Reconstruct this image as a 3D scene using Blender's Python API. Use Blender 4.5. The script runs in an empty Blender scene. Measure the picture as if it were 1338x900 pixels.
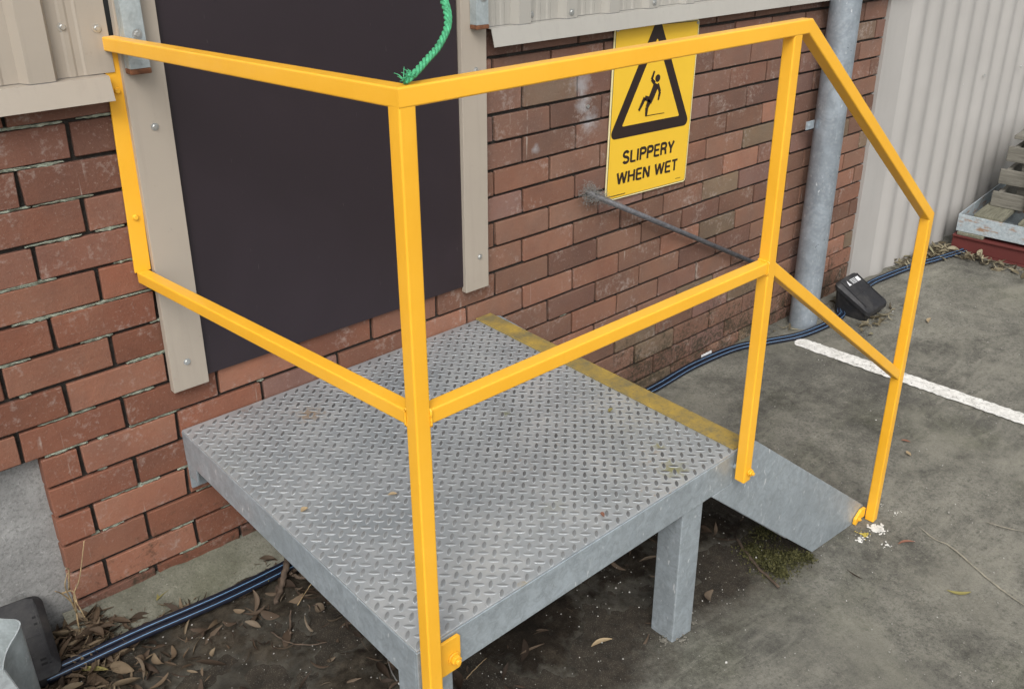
import bpy, bmesh, math, random
import numpy as np
from mathutils import Vector, Matrix

rnd = random.Random(7)
scene = bpy.context.scene
COL = scene.collection

# ------------------------------------------------------------------ camera
CAM = (-1.56682, -2.14573, 0.95889)
ROT = (1.151866, -0.008368, -0.751151)
FPX, U0, V0, IW, IH = 1216.60, 708.776, 383.0, 1338.0, 900.0
cd = bpy.data.cameras.new("camera")
cam = bpy.data.objects.new("camera", cd)
COL.objects.link(cam)
cam.location = CAM
cam.rotation_euler = ROT
cd.sensor_fit = 'HORIZONTAL'
cd.sensor_width = 36.0
cd.lens = FPX / IW * 36.0
cd.shift_x = (IW / 2 - U0) / IW
cd.shift_y = (V0 - IH / 2) / IW
cd.clip_start = 0.02
cd.clip_end = 500
scene.camera = cam

# ------------------------------------------------------------------ sky, sun, exposure
SUN_EL, SUN_AZ = 46.0, 224.0        # azimuth: direction the light comes from, clockwise from +Y
world = bpy.data.worlds.new("World")
scene.world = world
world.use_nodes = True
wn = world.node_tree
for n in list(wn.nodes):
    wn.nodes.remove(n)
w_out = wn.nodes.new("ShaderNodeOutputWorld")
w_bg = wn.nodes.new("ShaderNodeBackground")
w_sky = wn.nodes.new("ShaderNodeTexSky")
w_sky.sky_type = 'NISHITA'
w_sky.sun_disc = False
w_sky.sun_elevation = math.radians(SUN_EL)
w_sky.sun_rotation = math.radians(SUN_AZ)
w_sky.air_density = 1.0
w_sky.dust_density = 4.0
w_sky.ozone_density = 1.0
w_hs = wn.nodes.new("ShaderNodeHueSaturation")     # overcast: the cloud cover greys the sky
w_hs.inputs["Saturation"].default_value = 0.22
w_bg.inputs["Strength"].default_value = 0.15
wn.links.new(w_sky.outputs[0], w_hs.inputs["Color"])
wn.links.new(w_hs.outputs[0], w_bg.inputs["Color"])
wn.links.new(w_bg.outputs[0], w_out.inputs["Surface"])

sd = bpy.data.lights.new("sun", 'SUN')
sd.energy = 1.1
sd.angle = math.radians(28)
sd.color = (1.0, 0.97, 0.92)
sun = bpy.data.objects.new("sun", sd)
COL.objects.link(sun)
az, el = math.radians(SUN_AZ), math.radians(SUN_EL)
to_sun = Vector((math.sin(az) * math.cos(el), math.cos(az) * math.cos(el), math.sin(el)))
sun.rotation_euler = to_sun.to_track_quat('Z', 'Y').to_euler()
sun.location = (0, -6, 8)

scene.view_settings.view_transform = 'Standard'
scene.view_settings.look = 'None'
scene.view_settings.gamma = 1.0
scene.view_settings.exposure = 0.40
scene.view_settings.use_curve_mapping = False
scene.render.engine = 'CYCLES'
scene.cycles.use_denoising = True
scene.cycles.max_bounces = 6
scene.cycles.diffuse_bounces = 3
scene.cycles.glossy_bounces = 3


# ------------------------------------------------------------------ helpers
def px(u, v, axis, val):
    """photo pixel -> the point of its ray on the plane axis = val"""
    d = Vector(((u - U0) / FPX, -(v - V0) / FPX, -1.0))
    d = Matrix.Rotation(ROT[2], 3, 'Z') @ Matrix.Rotation(ROT[1], 3, 'Y') @ Matrix.Rotation(ROT[0], 3, 'X') @ d
    o = Vector(CAM)
    return o + d * ((val - o[axis]) / d[axis])


_GX = [-60, -1.6, -1.0, -.5, 0, .5, .93, 2, 4, 60]
_GZ = [-.78, -.80, -.815, -.838, -.876, -.93, -.967, -.958, -.945, -.945]


def gz(x, y=0.0):
    return float(np.interp(x, _GX, _GZ))


def gpx(u, v, dz=0.0):
    """photo pixel -> point on the ground"""
    p = px(u, v, 2, -.9)
    for _ in range(6):
        p = px(u, v, 2, gz(p.x, p.y) + dz)
    return p


def tag(o, label=None, cat=None, group=None, kind=None):
    if label: o["label"] = label
    if cat: o["category"] = cat
    if group: o["group"] = group
    if kind: o["kind"] = kind
    return o


def thing(name, label, cat, loc=(0, 0, 0), group=None, rot=(0, 0, 0)):
    o = bpy.data.objects.new(name, None)
    o.empty_display_size = 0.1
    COL.objects.link(o)
    o.location = loc
    o.rotation_euler = rot
    return tag(o, label, cat, group)


def flat_sides(me):
    """bevelled solids: shade the big faces flat and let only the bevels turn"""
    n = len(me.vertices)
    acc = np.zeros((n, 3))
    for p in me.polygons:
        w = np.array(p.normal) * p.area
        for i in p.vertices: acc[i] += w
    ln = np.linalg.norm(acc, axis=1); ln[ln == 0] = 1
    me.polygons.foreach_set("use_smooth", [True] * len(me.polygons))
    me.normals_split_custom_set_from_vertices([tuple(v) for v in acc / ln[:, None]])


class MB:
    """collects polygons for one mesh"""
    def __init__(s):
        s.v, s.f, s.uv = [], [], []

    def add(s, verts, faces, uvs=None):
        b = len(s.v)
        s.v += [tuple(p) for p in verts]
        s.f += [tuple(b + i for i in f) for f in faces]
        if uvs: s.uv += uvs
        return s

    def box(s, x0, x1, y0, y1, z0, z1):
        return s.add([(x0, y0, z0), (x1, y0, z0), (x1, y1, z0), (x0, y1, z0), (x0, y0, z1), (x1, y0, z1), (x1, y1, z1), (x0, y1, z1)],
                     [(0, 3, 2, 1), (4, 5, 6, 7), (0, 1, 5, 4), (1, 2, 6, 5), (2, 3, 7, 6), (3, 0, 4, 7)])

    def prism(s, poly, axis, a, b):
        """poly of 2D points extruded along axis from a to b"""
        def P(p, t):
            return {0: (t, p[0], p[1]), 1: (p[0], t, p[1]), 2: (p[0], p[1], t)}[axis]
        n = len(poly)
        vs = [P(p, a) for p in poly] + [P(p, b) for p in poly]
        return s.add(vs, [tuple(range(n))[::-1], tuple(range(n, 2 * n))] + [(i, (i + 1) % n, n + (i + 1) % n, n + i) for i in range(n)])

    def cyl(s, p0, p1, r0, r1=None, n=12, cap=True):
        r1 = r0 if r1 is None else r1
        p0, p1 = Vector(p0), Vector(p1)
        q = (p1 - p0).to_track_quat('Z', 'Y')
        ring = [Vector((math.cos(2 * math.pi * i / n), math.sin(2 * math.pi * i / n), 0)) for i in range(n)]
        vs = [p0 + q @ (v * r0) for v in ring] + [p1 + q @ (v * r1) for v in ring]
        fs = [(i, (i + 1) % n, n + (i + 1) % n, n + i) for i in range(n)]
        if cap: fs += [tuple(range(n))[::-1], tuple(range(n, 2 * n))]
        return s.add(vs, fs)

    def tube(s, pts, r, n=10, uv=False, cap=True):
        pts = [Vector(p) for p in pts]
        rr = r if hasattr(r, '__len__') else [r] * len(pts)
        up = Vector((0, 0, 1))
        vs, uvs, L = [], [], 0.0
        for i, p in enumerate(pts):
            t = (pts[min(i + 1, len(pts) - 1)] - pts[max(i - 1, 0)]).normalized()
            if abs(t.dot(up)) > .95: up = Vector((0, 1, 0))
            a = t.cross(up).normalized()
            b = a.cross(t).normalized()
            if i: L += (p - pts[i - 1]).length
            for k in range(n):
                w = 2 * math.pi * k / n
                vs.append(p + (a * math.cos(w) + b * math.sin(w)) * rr[i])
        m = len(pts)
        fs, fu = [], []
        for i in range(m - 1):
            for k in range(n):
                fs.append((i * n + k, i * n + (k + 1) % n, (i + 1) * n + (k + 1) % n, (i + 1) * n + k))
                fu.append([(k / n, i / m), ((k + 1) / n, i / m), ((k + 1) / n, (i + 1) / m), (k / n, (i + 1) / m)])
        if cap:
            fs += [tuple(range(n))[::-1], tuple(range((m - 1) * n, m * n))]
            fu += [[(0, 0)] * n, [(0, 0)] * n]
        return s.add(vs, fs, fu if uv else None)

    def build(s, name, mat, parent=None, smooth=False, bevel=0.0, seg=2):
        me = bpy.data.meshes.new(name)
        me.from_pydata(s.v, [], s.f)
        if s.uv:
            ul = me.uv_layers.new(name="UVMap")
            flat = [c for f in s.uv for p in f for c in p]
            ul.data.foreach_set("uv", flat)
        if bevel:
            bm = bmesh.new(); bm.from_mesh(me)
            es = [e for e in bm.edges if len(e.link_faces) == 2 and e.calc_face_angle(0) > .5]
            bmesh.ops.bevel(bm, geom=es, offset=bevel, segments=seg, affect='EDGES', profile=.5, clamp_overlap=True)
            bm.to_mesh(me); bm.free()
        me.validate()
        if mat: me.materials.append(mat)
        if bevel or smooth == "flat_sides":
            flat_sides(me)
        elif smooth:
            me.polygons.foreach_set("use_smooth", [True] * len(me.polygons))
        o = bpy.data.objects.new(name, me)
        COL.objects.link(o)
        if parent: o.parent = parent
        return o


def square_section(h, r=.0035, seg=3):
    out = []
    for cx, cy, a0 in ((h - r, h - r, 0), (-h + r, h - r, 90), (-h + r, -h + r, 180), (h - r, -h + r, 270)):
        for k in range(seg + 1):
            a = math.radians(a0 + 90 * k / seg)
            out.append((cx + r * math.cos(a), cy + r * math.sin(a)))
    return out


def sweep_square(pts, h, up=(0, 0, 1), cut0=None, cut1=None):
    """mitred square tube through pts; returns one list of rings per segment"""
    pts = [Vector(p) for p in pts]
    sec = square_section(h)
    d0 = (pts[1] - pts[0]).normalized()
    a = d0.cross(Vector(up)).normalized()
    b = a.cross(d0).normalized()
    ring = [pts[0] + a * x + b * y for x, y in sec]
    def cut(ring, d, p, n):
        return [q + d * ((p - q).dot(n) / d.dot(n)) for q in ring]
    if cut0: ring = cut(ring, d0, pts[0], Vector(cut0))
    segs = []
    for i in range(len(pts) - 1):
        d = (pts[i + 1] - pts[i]).normalized()
        if i + 2 < len(pts):
            d2 = (pts[i + 2] - pts[i + 1]).normalized()
            n = (d + d2).normalized()
        else:
            n = Vector(cut1) if cut1 else d
        r2 = cut(ring, d, pts[i + 1], n)
        segs.append((ring, r2))
        ring = r2
    return segs


def seg_mesh(mb, segs, cap0=True, cap1=True):
    n = len(segs[0][0])
    vs = list(segs[0][0])
    for s in segs: vs += s[1]
    fs = []
    for i in range(len(segs)):
        fs += [(i * n + k, i * n + (k + 1) % n, (i + 1) * n + (k + 1) % n, (i + 1) * n + k) for k in range(n)]
    mb.add(vs, fs)
    if cap0: mb.add(segs[0][0], [tuple(range(n))[::-1]])
    if cap1: mb.add(segs[-1][1], [tuple(range(n))])
    return mb


def smooth_path(pts, k=6):
    """Catmull-Rom through pts"""
    P = [Vector(p) for p in pts]
    P = [P[0] * 2 - P[1]] + P + [P[-1] * 2 - P[-2]]
    out = []
    for i in range(1, len(P) - 2):
        for j in range(k):
            t = j / k
            a, b, c, d = P[i - 1:i + 3]
            out.append(.5 * ((2 * b) + (c - a) * t + (2 * a - 5 * b + 4 * c - d) * t * t + (3 * b - a - 3 * c + d) * t ** 3))
    out.append(P[-2])
    return out


# ------------------------------------------------------------------ material builder
class M:
    def __init__(s, name):
        s.m = bpy.data.materials.new(name)
        s.m.use_nodes = True
        s.t = s.m.node_tree
        s.p = s.t.nodes["Principled BSDF"]
        s._tc = None
        s.heights = []

    def n(s, typ, **kw):
        nd = s.t.nodes.new("ShaderNode" + typ)
        for k, v in kw.items(): setattr(nd, k, v)
        return nd

    def link(s, a, b): s.t.links.new(a, b); return s

    def val(s, sock, v):
        if hasattr(v, "is_linked") or isinstance(v, bpy.types.NodeSocket): s.link(v, sock)
        else: sock.default_value = v

    def tc(s, out="Object"):
        if s._tc is None: s._tc = s.n("TexCoord")
        return s._tc.outputs[out]

    def pos(s):
        return s.n("NewGeometry").outputs["Position"]

    def mapping(s, vec, scale=(1, 1, 1), rot=(0, 0, 0), loc=(0, 0, 0)):
        m = s.n("Mapping")
        s.link(vec, m.inputs["Vector"])
        m.inputs["Scale"].default_value = scale
        m.inputs["Rotation"].default_value = rot
        s.val(m.inputs["Location"], loc)
        return m.outputs[0]

    def noise(s, vec, scale, detail=4, rough=.55, dist=0.0):
        n = s.n("TexNoise")
        s.link(vec, n.inputs["Vector"])
        n.inputs["Scale"].default_value = scale
        n.inputs["Detail"].default_value = detail
        n.inputs["Roughness"].default_value = rough
        n.inputs["Distortion"].default_value = dist
        return n.outputs["Fac"]

    def vor(s, vec, scale, out="Distance", feature='F1'):
        n = s.n("TexVoronoi", feature=feature)
        s.link(vec, n.inputs["Vector"])
        n.inputs["Scale"].default_value = scale
        return n.outputs[out]

    def ramp(s, fac, stops, interp='LINEAR'):
        r = s.n("ValToRGB")
        r.color_ramp.interpolation = interp
        el = r.color_ramp.elements
        while len(el) < len(stops): el.new(.5)
        for e, (p, c) in zip(el, stops):
            e.position = p
            c = (c, c, c) if not hasattr(c, "__len__") else c
            e.color = (*c[:3], 1)
        s.link(fac, r.inputs[0])
        return r.outputs[0]

    def mix(s, fac, a, b, mode='MIX'):
        m = s.n("Mix", data_type='RGBA', blend_type=mode)
        s.val(m.inputs[0], fac)
        for sock, v in ((m.inputs[6], a), (m.inputs[7], b)):
            s.val(sock, (*v, 1) if isinstance(v, tuple) and len(v) == 3 else v)
        return m.outputs[2]

    def math(s, op, a, b=0.0, c=None):
        m = s.n("Math", operation=op)
        s.val(m.inputs[0], a)
        s.val(m.inputs[1], b)
        if c is not None: s.val(m.inputs[2], c)
        return m.outputs[0]

    def set(s, **kw):
        names = dict(color="Base Color", rough="Roughness", metal="Metallic", spec="Specular IOR Level", coat="Coat Weight", alpha="Alpha", coatr="Coat Roughness", sheen="Sheen Weight")
        for k, v in kw.items():
            if isinstance(v, tuple) and len(v) == 3: v = (*v, 1)
            s.val(s.p.inputs[names[k]], v)
        return s

    def bump(s, h, strength=.3, dist=.002):
        b = s.n("Bump")
        b.inputs["Strength"].default_value = strength
        b.inputs["Distance"].default_value = dist
        s.link(h, b.inputs["Height"])
        if s.heights: s.link(s.heights[-1], b.inputs["Normal"])
        s.heights.append(b.outputs[0])
        s.link(b.outputs[0], s.p.inputs["Normal"])
        return s


def simple(name, color, rough=.6, metal=0.0, var=.12, scale=14.0, bump=.1):
    m = M(name)
    f = m.noise(m.tc(), scale, 5)
    m.set(color=m.mix(m.ramp(f, [(.3, 0.0), (.7, 1.0)]), tuple(c * (1 - var) for c in color), tuple(min(1, c * (1 + var)) for c in color)),
          rough=rough, metal=metal)
    if bump: m.bump(m.noise(m.tc(), scale * 12, 4), bump, .001)
    return m.m


# bricks: the colour of each brick sits on the object, the material adds grain and grime
def mat_brick():
    m = M("fired_clay_brick")
    oi = m.n("ObjectInfo")
    P = m.pos()
    rv = m.n("CombineXYZ")
    m.link(m.math('MULTIPLY', oi.outputs["Random"], 37.0), rv.inputs[0])
    m.link(m.math('MULTIPLY', oi.outputs["Random"], 11.0), rv.inputs[2])
    va = m.n("VectorMath", operation='ADD')
    m.link(P, va.inputs[0]); m.link(rv.outputs[0], va.inputs[1])
    Q = va.outputs[0]
    c = oi.outputs["Color"]
    big = m.noise(Q, 11, 5, .6)
    fine = m.noise(Q, 170, 3, .7)
    c = m.mix(m.ramp(m.noise(Q, 5, 3, .5), [(.40, 0.0), (.65, .55)]), c, m.mix(1.0, c, (.72, .70, .74), 'MULTIPLY'))
    c = m.mix(m.ramp(big, [(.35, 0.0), (.75, .7)]), c, m.mix(1.0, c, (1.16, .97, .86), 'MULTIPLY'))
    c = m.mix(m.ramp(m.noise(Q, 23, 6, .7), [(.55, 0.0), (.8, .45)]), c, m.mix(1.0, c, (.62, .58, .62), 'MULTIPLY'))
    c = m.mix(m.ramp(fine, [(.60, 0.0), (.72, .42)]), c, (.34, .26, .21))
    c = m.mix(m.ramp(m.noise(m.mapping(Q, (1, 1, 3)), 34, 6, .8), [(.54, 0.0), (.72, .5)]), c, m.mix(1.0, c, (.66, .62, .60), 'MULTIPLY'))
    st = m.math('MULTIPLY', m.ramp(m.noise(m.mapping(P, (60, 1, 1.5)), 1.0, 2, .4), [(.70, 0.0), (.73, 1.0)]), m.ramp(m.noise(P, 9, 4, .6), [(.5, 0.0), (.62, .55)]))
    c = m.mix(st, c, (.50, .47, .42))
    c = m.mix(m.ramp(fine, [(.27, .5), (.36, 0.0)]), c, (.06, .035, .03))
    # pale lime bloom
    c = m.mix(m.ramp(m.math('MULTIPLY', m.noise(Q, 7, 4, .6), m.noise(Q, 60, 4, .7)), [(.29, 0.0), (.42, .45)]), c, (.42, .36, .32))
    # black-green mould along the damp foot of the wall
    sx = m.n("SeparateXYZ"); m.link(P, sx.inputs[0])
    foot = m.ramp(m.math('MULTIPLY_ADD', sx.outputs[2], -1.0, -.42), [(0.0, 0.0), (.5, .75)])
    mould = m.ramp(m.math('MULTIPLY', m.math('MULTIPLY', m.noise(P, 9, 5, .7), m.noise(P, 70, 4, .75)), m.math('ADD', foot, .35)), [(.20, 0.0), (.32, .85)])
    c = m.mix(mould, c, (.035, .032, .02))
    # old white paint smears beside the sign
    for u_, v_, r_ in ((760, 108, .055), (762, 136, .040), (770, 158, .050), (700, 195, .02)):
        w0 = px(u_, v_, 1, 0)
        ds = m.n("VectorMath", operation='DISTANCE'); m.link(P, ds.inputs[0]); ds.inputs[1].default_value = tuple(w0)
        k = m.math('ADD', m.math('DIVIDE', ds.outputs["Value"], r_), m.math('MULTIPLY', m.math('SUBTRACT', m.noise(P, 28, 5, .7), .5), 2.2))
        c = m.mix(m.ramp(k, [(.1, .45), (1.0, 0.0)]), c, (.44, .47, .49))
    m.set(color=c, rough=.9, spec=.25)
    m.bump(m.noise(Q, 30, 6, .7), .55, .005)
    m.bump(fine, .6, .0016)
    return m.m


def mat_mortar():
    m = M("raked_mortar")
    P = m.pos()
    c = m.ramp(m.noise(P, 40, 6, .7), [(.3, (.014, .012, .010)), (.6, (.036, .031, .026)), (.8, (.11, .10, .082))])
    m.set(color=c, rough=.95)
    m.bump(m.noise(P, 120, 5, .8), 1.0, .006)
    return m.m


def mat_mortar_lump():
    m = M("green_stained_mortar")
    P = m.pos()
    c = m.ramp(m.noise(P, 55, 5, .7), [(.3, (.09, .10, .075)), (.5, (.30, .34, .27)), (.7, (.52, .55, .46))])
    m.set(color=c, rough=.95)
    m.bump(m.noise(P, 200, 4, .8), .8, .003)
    return m.m


def mat_concrete(name, dark, light, scale=3.0, moss=False, speck=True, soil=False, grey=None):
    m = M(name)
    P = m.pos()
    a = m.noise(P, scale, 8, .62, .4)
    b = m.noise(P, scale * 5, 6, .65)
    f = m.math('ADD', m.math('MULTIPLY', a, .6), m.math('MULTIPLY', b, .4))
    mid = tuple((x + y) / 2 for x, y in zip(dark, light))
    c = m.ramp(f, [(.36, dark), (.5, mid), (.64, light)])
    c = m.mix(m.ramp(m.noise(P, scale * 38, 5, .75), [(.38, .5), (.52, 0.0)]), c, tuple(x * .55 for x in dark))
    c = m.mix(m.ramp(m.noise(P, scale * 30, 6, .8), [(.58, 0.0), (.74, .6)]), c, tuple(min(1, x * 1.8) for x in light))
    if moss:
        c = m.mix(m.ramp(m.noise(P, 2.1, 5, .6), [(.52, 0.0), (.72, .5)]), c, (.085, .09, .05))
    if soil:
        # scraped pale streaks in the dark traffic film
        st = m.noise(m.mapping(P, (2.0, 9.0, 1), (0, 0, .6)), 3.0, 7, .7, .6)
        c = m.mix(m.ramp(m.math('MULTIPLY', st, m.noise(P, 1.3, 3, .5)), [(.26, 0.0), (.40, .6)]), c, (.27, .26, .215))
        c = m.mix(m.ramp(m.noise(P, 1.15, 6, .6, .3), [(.50, 0.0), (.66, .42)]), c, (.06, .056, .05))
    if speck:
        v = m.vor(P, 55)
        c = m.mix(m.ramp(v, [(.05, .5), (.12, 0.0)]), c, (.34, .33, .29))
    m.set(color=c, rough=m.ramp(b, [(.3, .75), (.7, .95)]), spec=.3)
    if soil:
        c = m.mix(m.ramp(m.noise(P, 24, 8, .8), [(.52, 0.0), (.66, .55)]), c, (.24, .23, .19))
        c = m.mix(m.ramp(m.noise(m.mapping(P, loc=(2, 7, 1)), 40, 8, .8), [(.54, 0.0), (.68, .6)]), c, (.042, .040, .034))
        c = m.mix(m.ramp(m.noise(m.mapping(P, loc=(9, 3, 1)), 2.4, 9, .7, .5), [(.50, 0.0), (.64, .55)]), c, (.255, .245, .20))
        c = m.mix(m.ramp(m.noise(m.mapping(P, loc=(1, 8, 3)), 1.6, 8, .65, .4), [(.52, 0.0), (.66, .5)]), c, (.070, .068, .060))
        at = m.n("Attribute", attribute_name="dirt")
        k = m.math('ADD', at.outputs["Fac"], m.math('MULTIPLY', m.math('SUBTRACT', m.noise(P, 7, 7, .7), .5), 1.3))
        k = m.math('MULTIPLY', m.ramp(k, [(.25, 0.0), (.80, .96)]), m.ramp(at.outputs["Fac"], [(.0, 0.0), (.15, 1.0)]))
        c = m.mix(k, c, m.ramp(m.noise(P, 30, 7, .75), [(.35, (.014, .011, .008)), (.65, (.050, .040, .029))]))
        c = m.mix(m.ramp(m.vor(P, 230), [(.0, .55), (.28, 0.0)]), c, (.30, .29, .245))
        c = m.mix(m.ramp(m.vor(m.mapping(P, loc=(1, 2, 3)), 170), [(.0, .7), (.24, 0.0)]), c, (.030, .029, .026))
        c = m.mix(m.ramp(m.vor(m.mapping(P, loc=(7, 2, 3)), 26), [(.025, .85), (.045, 0.0)]), c, (.45, .44, .40))
        m.set(color=c)
    m.bump(m.noise(P, scale * 25, 7, .75), .5, .006)
    m.bump(m.noise(P, 260, 3, .7), .4, .0015)
    return m.m


def mat_soil():
    m = M("damp_soil")
    P = m.pos()
    c = m.ramp(m.noise(P, 10, 9, .72), [(.32, (.012, .009, .006)), (.50, (.034, .026, .018)), (.70, (.085, .069, .050))])
    c = m.mix(m.ramp(m.noise(P, 110, 6, .8), [(.36, .7), (.46, 0.0)]), c, (.012, .009, .007))
    c = m.mix(m.ramp(m.noise(m.mapping(P, loc=(1, 4, 2)), 130, 6, .8), [(.60, 0.0), (.70, .7)]), c, (.17, .145, .105))
    sx = m.n("SeparateXYZ"); m.link(P, sx.inputs[0])
    dry = m.ramp(m.math('MULTIPLY_ADD', m.noise(P, 6, 6, .7), 1.2, m.math('MULTIPLY_ADD', sx.outputs[0], -1.6, -1.25)), [(.25, 0.0), (.75, .8)])
    c = m.mix(dry, c, m.ramp(m.noise(P, 24, 8, .75), [(.36, (.040, .031, .022)), (.64, (.16, .135, .10))]))
    at = m.n("Attribute", attribute_name="dirt")
    k = m.math('ADD', at.outputs["Fac"], m.math('MULTIPLY', m.math('SUBTRACT', m.noise(P, 45, 6, .75), .5), 1.6))
    conc = m.ramp(m.noise(P, 13, 6, .65), [(.35, (.060, .055, .045)), (.65, (.15, .14, .115))])
    c = m.mix(m.ramp(k, [(.1, 0.0), (.7, 1.0)]), conc, c)
    c = m.mix(m.ramp(m.vor(m.mapping(P, loc=(3, 1, 2)), 42), [(.02, .9), (.045, 0.0)]), c, (.38, .36, .31))
    m.set(color=c, rough=.95, spec=.2)
    m.bump(m.noise(P, 70, 8, .8), 1.0, .014)
    m.bump(m.noise(P, 300, 4, .8), .9, .005)
    return m.m


def mat_yellow():
    m = M("safety_yellow_paint")
    P = m.pos()
    f = m.noise(P, 6, 5, .6)
    c = m.mix(m.ramp(f, [(.3, 0.0), (.7, 1.0)]), (.83, .415, .022), (.89, .465, .035))
    c = m.mix(m.ramp(m.noise(m.mapping(P, (1, 1, .25)), 60, 5, .7), [(.66, 0.0), (.82, .5)]), c, (.62, .26, .01))
    c = m.mix(m.ramp(m.noise(P, 85, 6, .8), [(.72, 0.0), (.78, .7)]), c, (.30, .16, .05))
    m.set(color=c, rough=m.ramp(m.noise(P, 25, 4), [(.3, .30), (.7, .46)]), spec=.5, coat=.15, coatr=.25)
    m.bump(m.noise(P, 9, 3, .5), .25, .004)
    m.bump(m.noise(P, 140, 3, .6), .12, .001)
    return m.m


def mat_galv(name, base=(.43, .47, .50), metal=.55, rough=.42, spangle=26.0, stain=True, drip=False):
    m = M(name)
    P = m.pos()
    c = m.mix(m.ramp(m.noise(P, spangle, 5, .7, 1.2), [(.38, 0.0), (.62, 1.0)]), tuple(x * .84 for x in base), tuple(x * 1.14 for x in base))
    c = m.mix(m.ramp(m.vor(P, spangle * 5), [(.0, .25), (.5, 0.0)]), c, (.62, .66, .68))
    c = m.mix(m.ramp(m.noise(P, 5, 6, .65), [(.42, 0.0), (.70, .5)]), c, tuple(x * .74 for x in base))
    c = m.mix(m.ramp(m.noise(m.mapping(P, (1, 1, .3)), 32, 7, .75), [(.60, 0.0), (.72, .7)]), c, (.64, .68, .70))
    fl = m.noise(m.mapping(P, (70, 70, 26), (0, .35, 0)), 1.0, 3, .6)
    c = m.mix(m.ramp(fl, [(.66, 0.0), (.72, .85)]), c, (.74, .77, .78))
    c = m.mix(m.ramp(m.noise(m.mapping(P, (40, 40, 40), loc=(4, 1, 7)), 1.0, 6, .8), [(.30, .6), (.40, 0.0)]), c, (.22, .24, .25))
    met = metal
    if stain:
        s2 = m.ramp(m.noise(m.mapping(P, (1, 1, .2)), 48, 6, .8), [(.66, 0.0), (.74, .8)])
        c = m.mix(s2, c, (.20, .21, .21))
        m.set(metal=m.math('MULTIPLY', m.math('SUBTRACT', 1.0, s2), metal))
    else:
        m.set(metal=met)
    m.set(color=c, rough=m.ramp(m.noise(P, 18, 5, .7), [(.3, rough - .1), (.7, rough + .18)]))
    m.bump(m.noise(P, 35, 5, .6), .14, .002)
    return m.m


def mat_deck():
    m = M("worn_checker_plate")
    P = m.pos()
    c = m.ramp(m.noise(P, 5, 7, .65, .3), [(.32, (.31, .34, .36)), (.5, (.41, .435, .45)), (.68, (.52, .535, .535))])
    c = m.mix(m.ramp(m.noise(P, 60, 6, .75), [(.56, 0.0), (.72, .55)]), c, (.58, .585, .57))
    c = m.mix(m.ramp(m.noise(P, 90, 6, .8), [(.30, .6), (.42, 0.0)]), c, (.20, .205, .205))
    # green-yellow algae and a few rusty dirt marks
    g = m.math('MULTIPLY', m.ramp(m.noise(P, 2.6, 4, .5), [(.60, 0.0), (.70, 1.0)]), m.ramp(m.noise(P, 38, 5, .7), [(.45, 0.0), (.65, .65)]))
    c = m.mix(g, c, (.24, .22, .08))
    r = m.math('MULTIPLY', m.ramp(m.noise(m.mapping(P, loc=(5, 2, 0)), 4.0, 4, .5), [(.62, 0.0), (.70, 1.0)]), m.ramp(m.noise(P, 55, 5, .8), [(.55, 0.0), (.68, .7)]))
    c = m.mix(r, c, (.34, .20, .09))
    for u_, v_, r_, col in ((880, 612, .045, (.27, .25, .06)), (862, 583, .02, (.28, .26, .08)), (405, 540, .05, (.36, .23, .11)), (660, 540, .02, (.20, .21, .06)), (690, 770, .03, (.42, .34, .20))):
        w0 = px(u_, v_, 2, -.355)
        ds = m.n("VectorMath", operation='DISTANCE'); m.link(P, ds.inputs[0]); ds.inputs[1].default_value = tuple(w0)
        k = m.math('ADD', m.math('DIVIDE', ds.outputs["Value"], r_), m.math('MULTIPLY', m.math('SUBTRACT', m.noise(P, 45, 6, .75), .5), 3.0))
        c = m.mix(m.ramp(k, [(.1, .75), (.9, 0.0)]), c, col)
    m.set(color=c, rough=m.ramp(m.noise(P, 26, 6, .7), [(.3, .30), (.7, .52)]), metal=.45)
    m.bump(m.noise(P, 45, 5, .65), .12, .002)
    return m.m


def mat_paint(name, color, rough=.5, streak=True, dirt=.5, spec=.4):
    """painted sheet metal with faint vertical weather streaks and dirt"""
    m = M(name)
    P = m.pos()
    c = m.mix(m.ramp(m.noise(P, 3.0, 5, .6), [(.3, 0.0), (.7, 1.0)]), tuple(x * .93 for x in color), tuple(min(1, x * 1.04) for x in color))
    if streak:
        f = m.noise(m.mapping(P, (14, 14, .7)), 3.0, 6, .7)
        c = m.mix(m.ramp(f, [(.52, 0.0), (.75, dirt * .6)]), c, tuple(x * .62 for x in color))
    c = m.mix(m.ramp(m.noise(P, 34, 7, .8), [(.62, 0.0), (.76, dirt)]), c, tuple(x * .5 for x in color))
    if not streak:
        c = m.mix(m.ramp(m.noise(m.mapping(P, (1, 1, .12)), 160, 3, .6), [(.70, 0.0), (.76, .35)]), c, (.20, .185, .18))
        c = m.mix(m.ramp(m.noise(P, 1.6, 6, .6, .8), [(.48, 0.0), (.75, .30)]), c, tuple(min(1, x * 2.0) for x in color))  # broad paler zones: soft reflection painted into the colour
    m.set(color=c, rough=rough, spec=spec)
    m.bump(m.noise(P, 8, 3, .5), .12, .004)
    return m.m


def mat_nosing():
    m = M("worn_yellow_nosing")
    P = m.pos()
    f = m.noise(P, 16, 7, .7)
    c = m.ramp(f, [(.35, (.17, .145, .075)), (.5, (.30, .215, .060)), (.66, (.42, .285, .055))])
    c = m.mix(m.ramp(m.noise(P, 110, 5, .8), [(.36, .6), (.46, 0.0)]), c, (.12, .11, .085))
    m.set(color=c, rough=.7, metal=.1)
    m.bump(m.noise(P, 150, 4, .7), .35, .0015)
    return m.m


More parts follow.
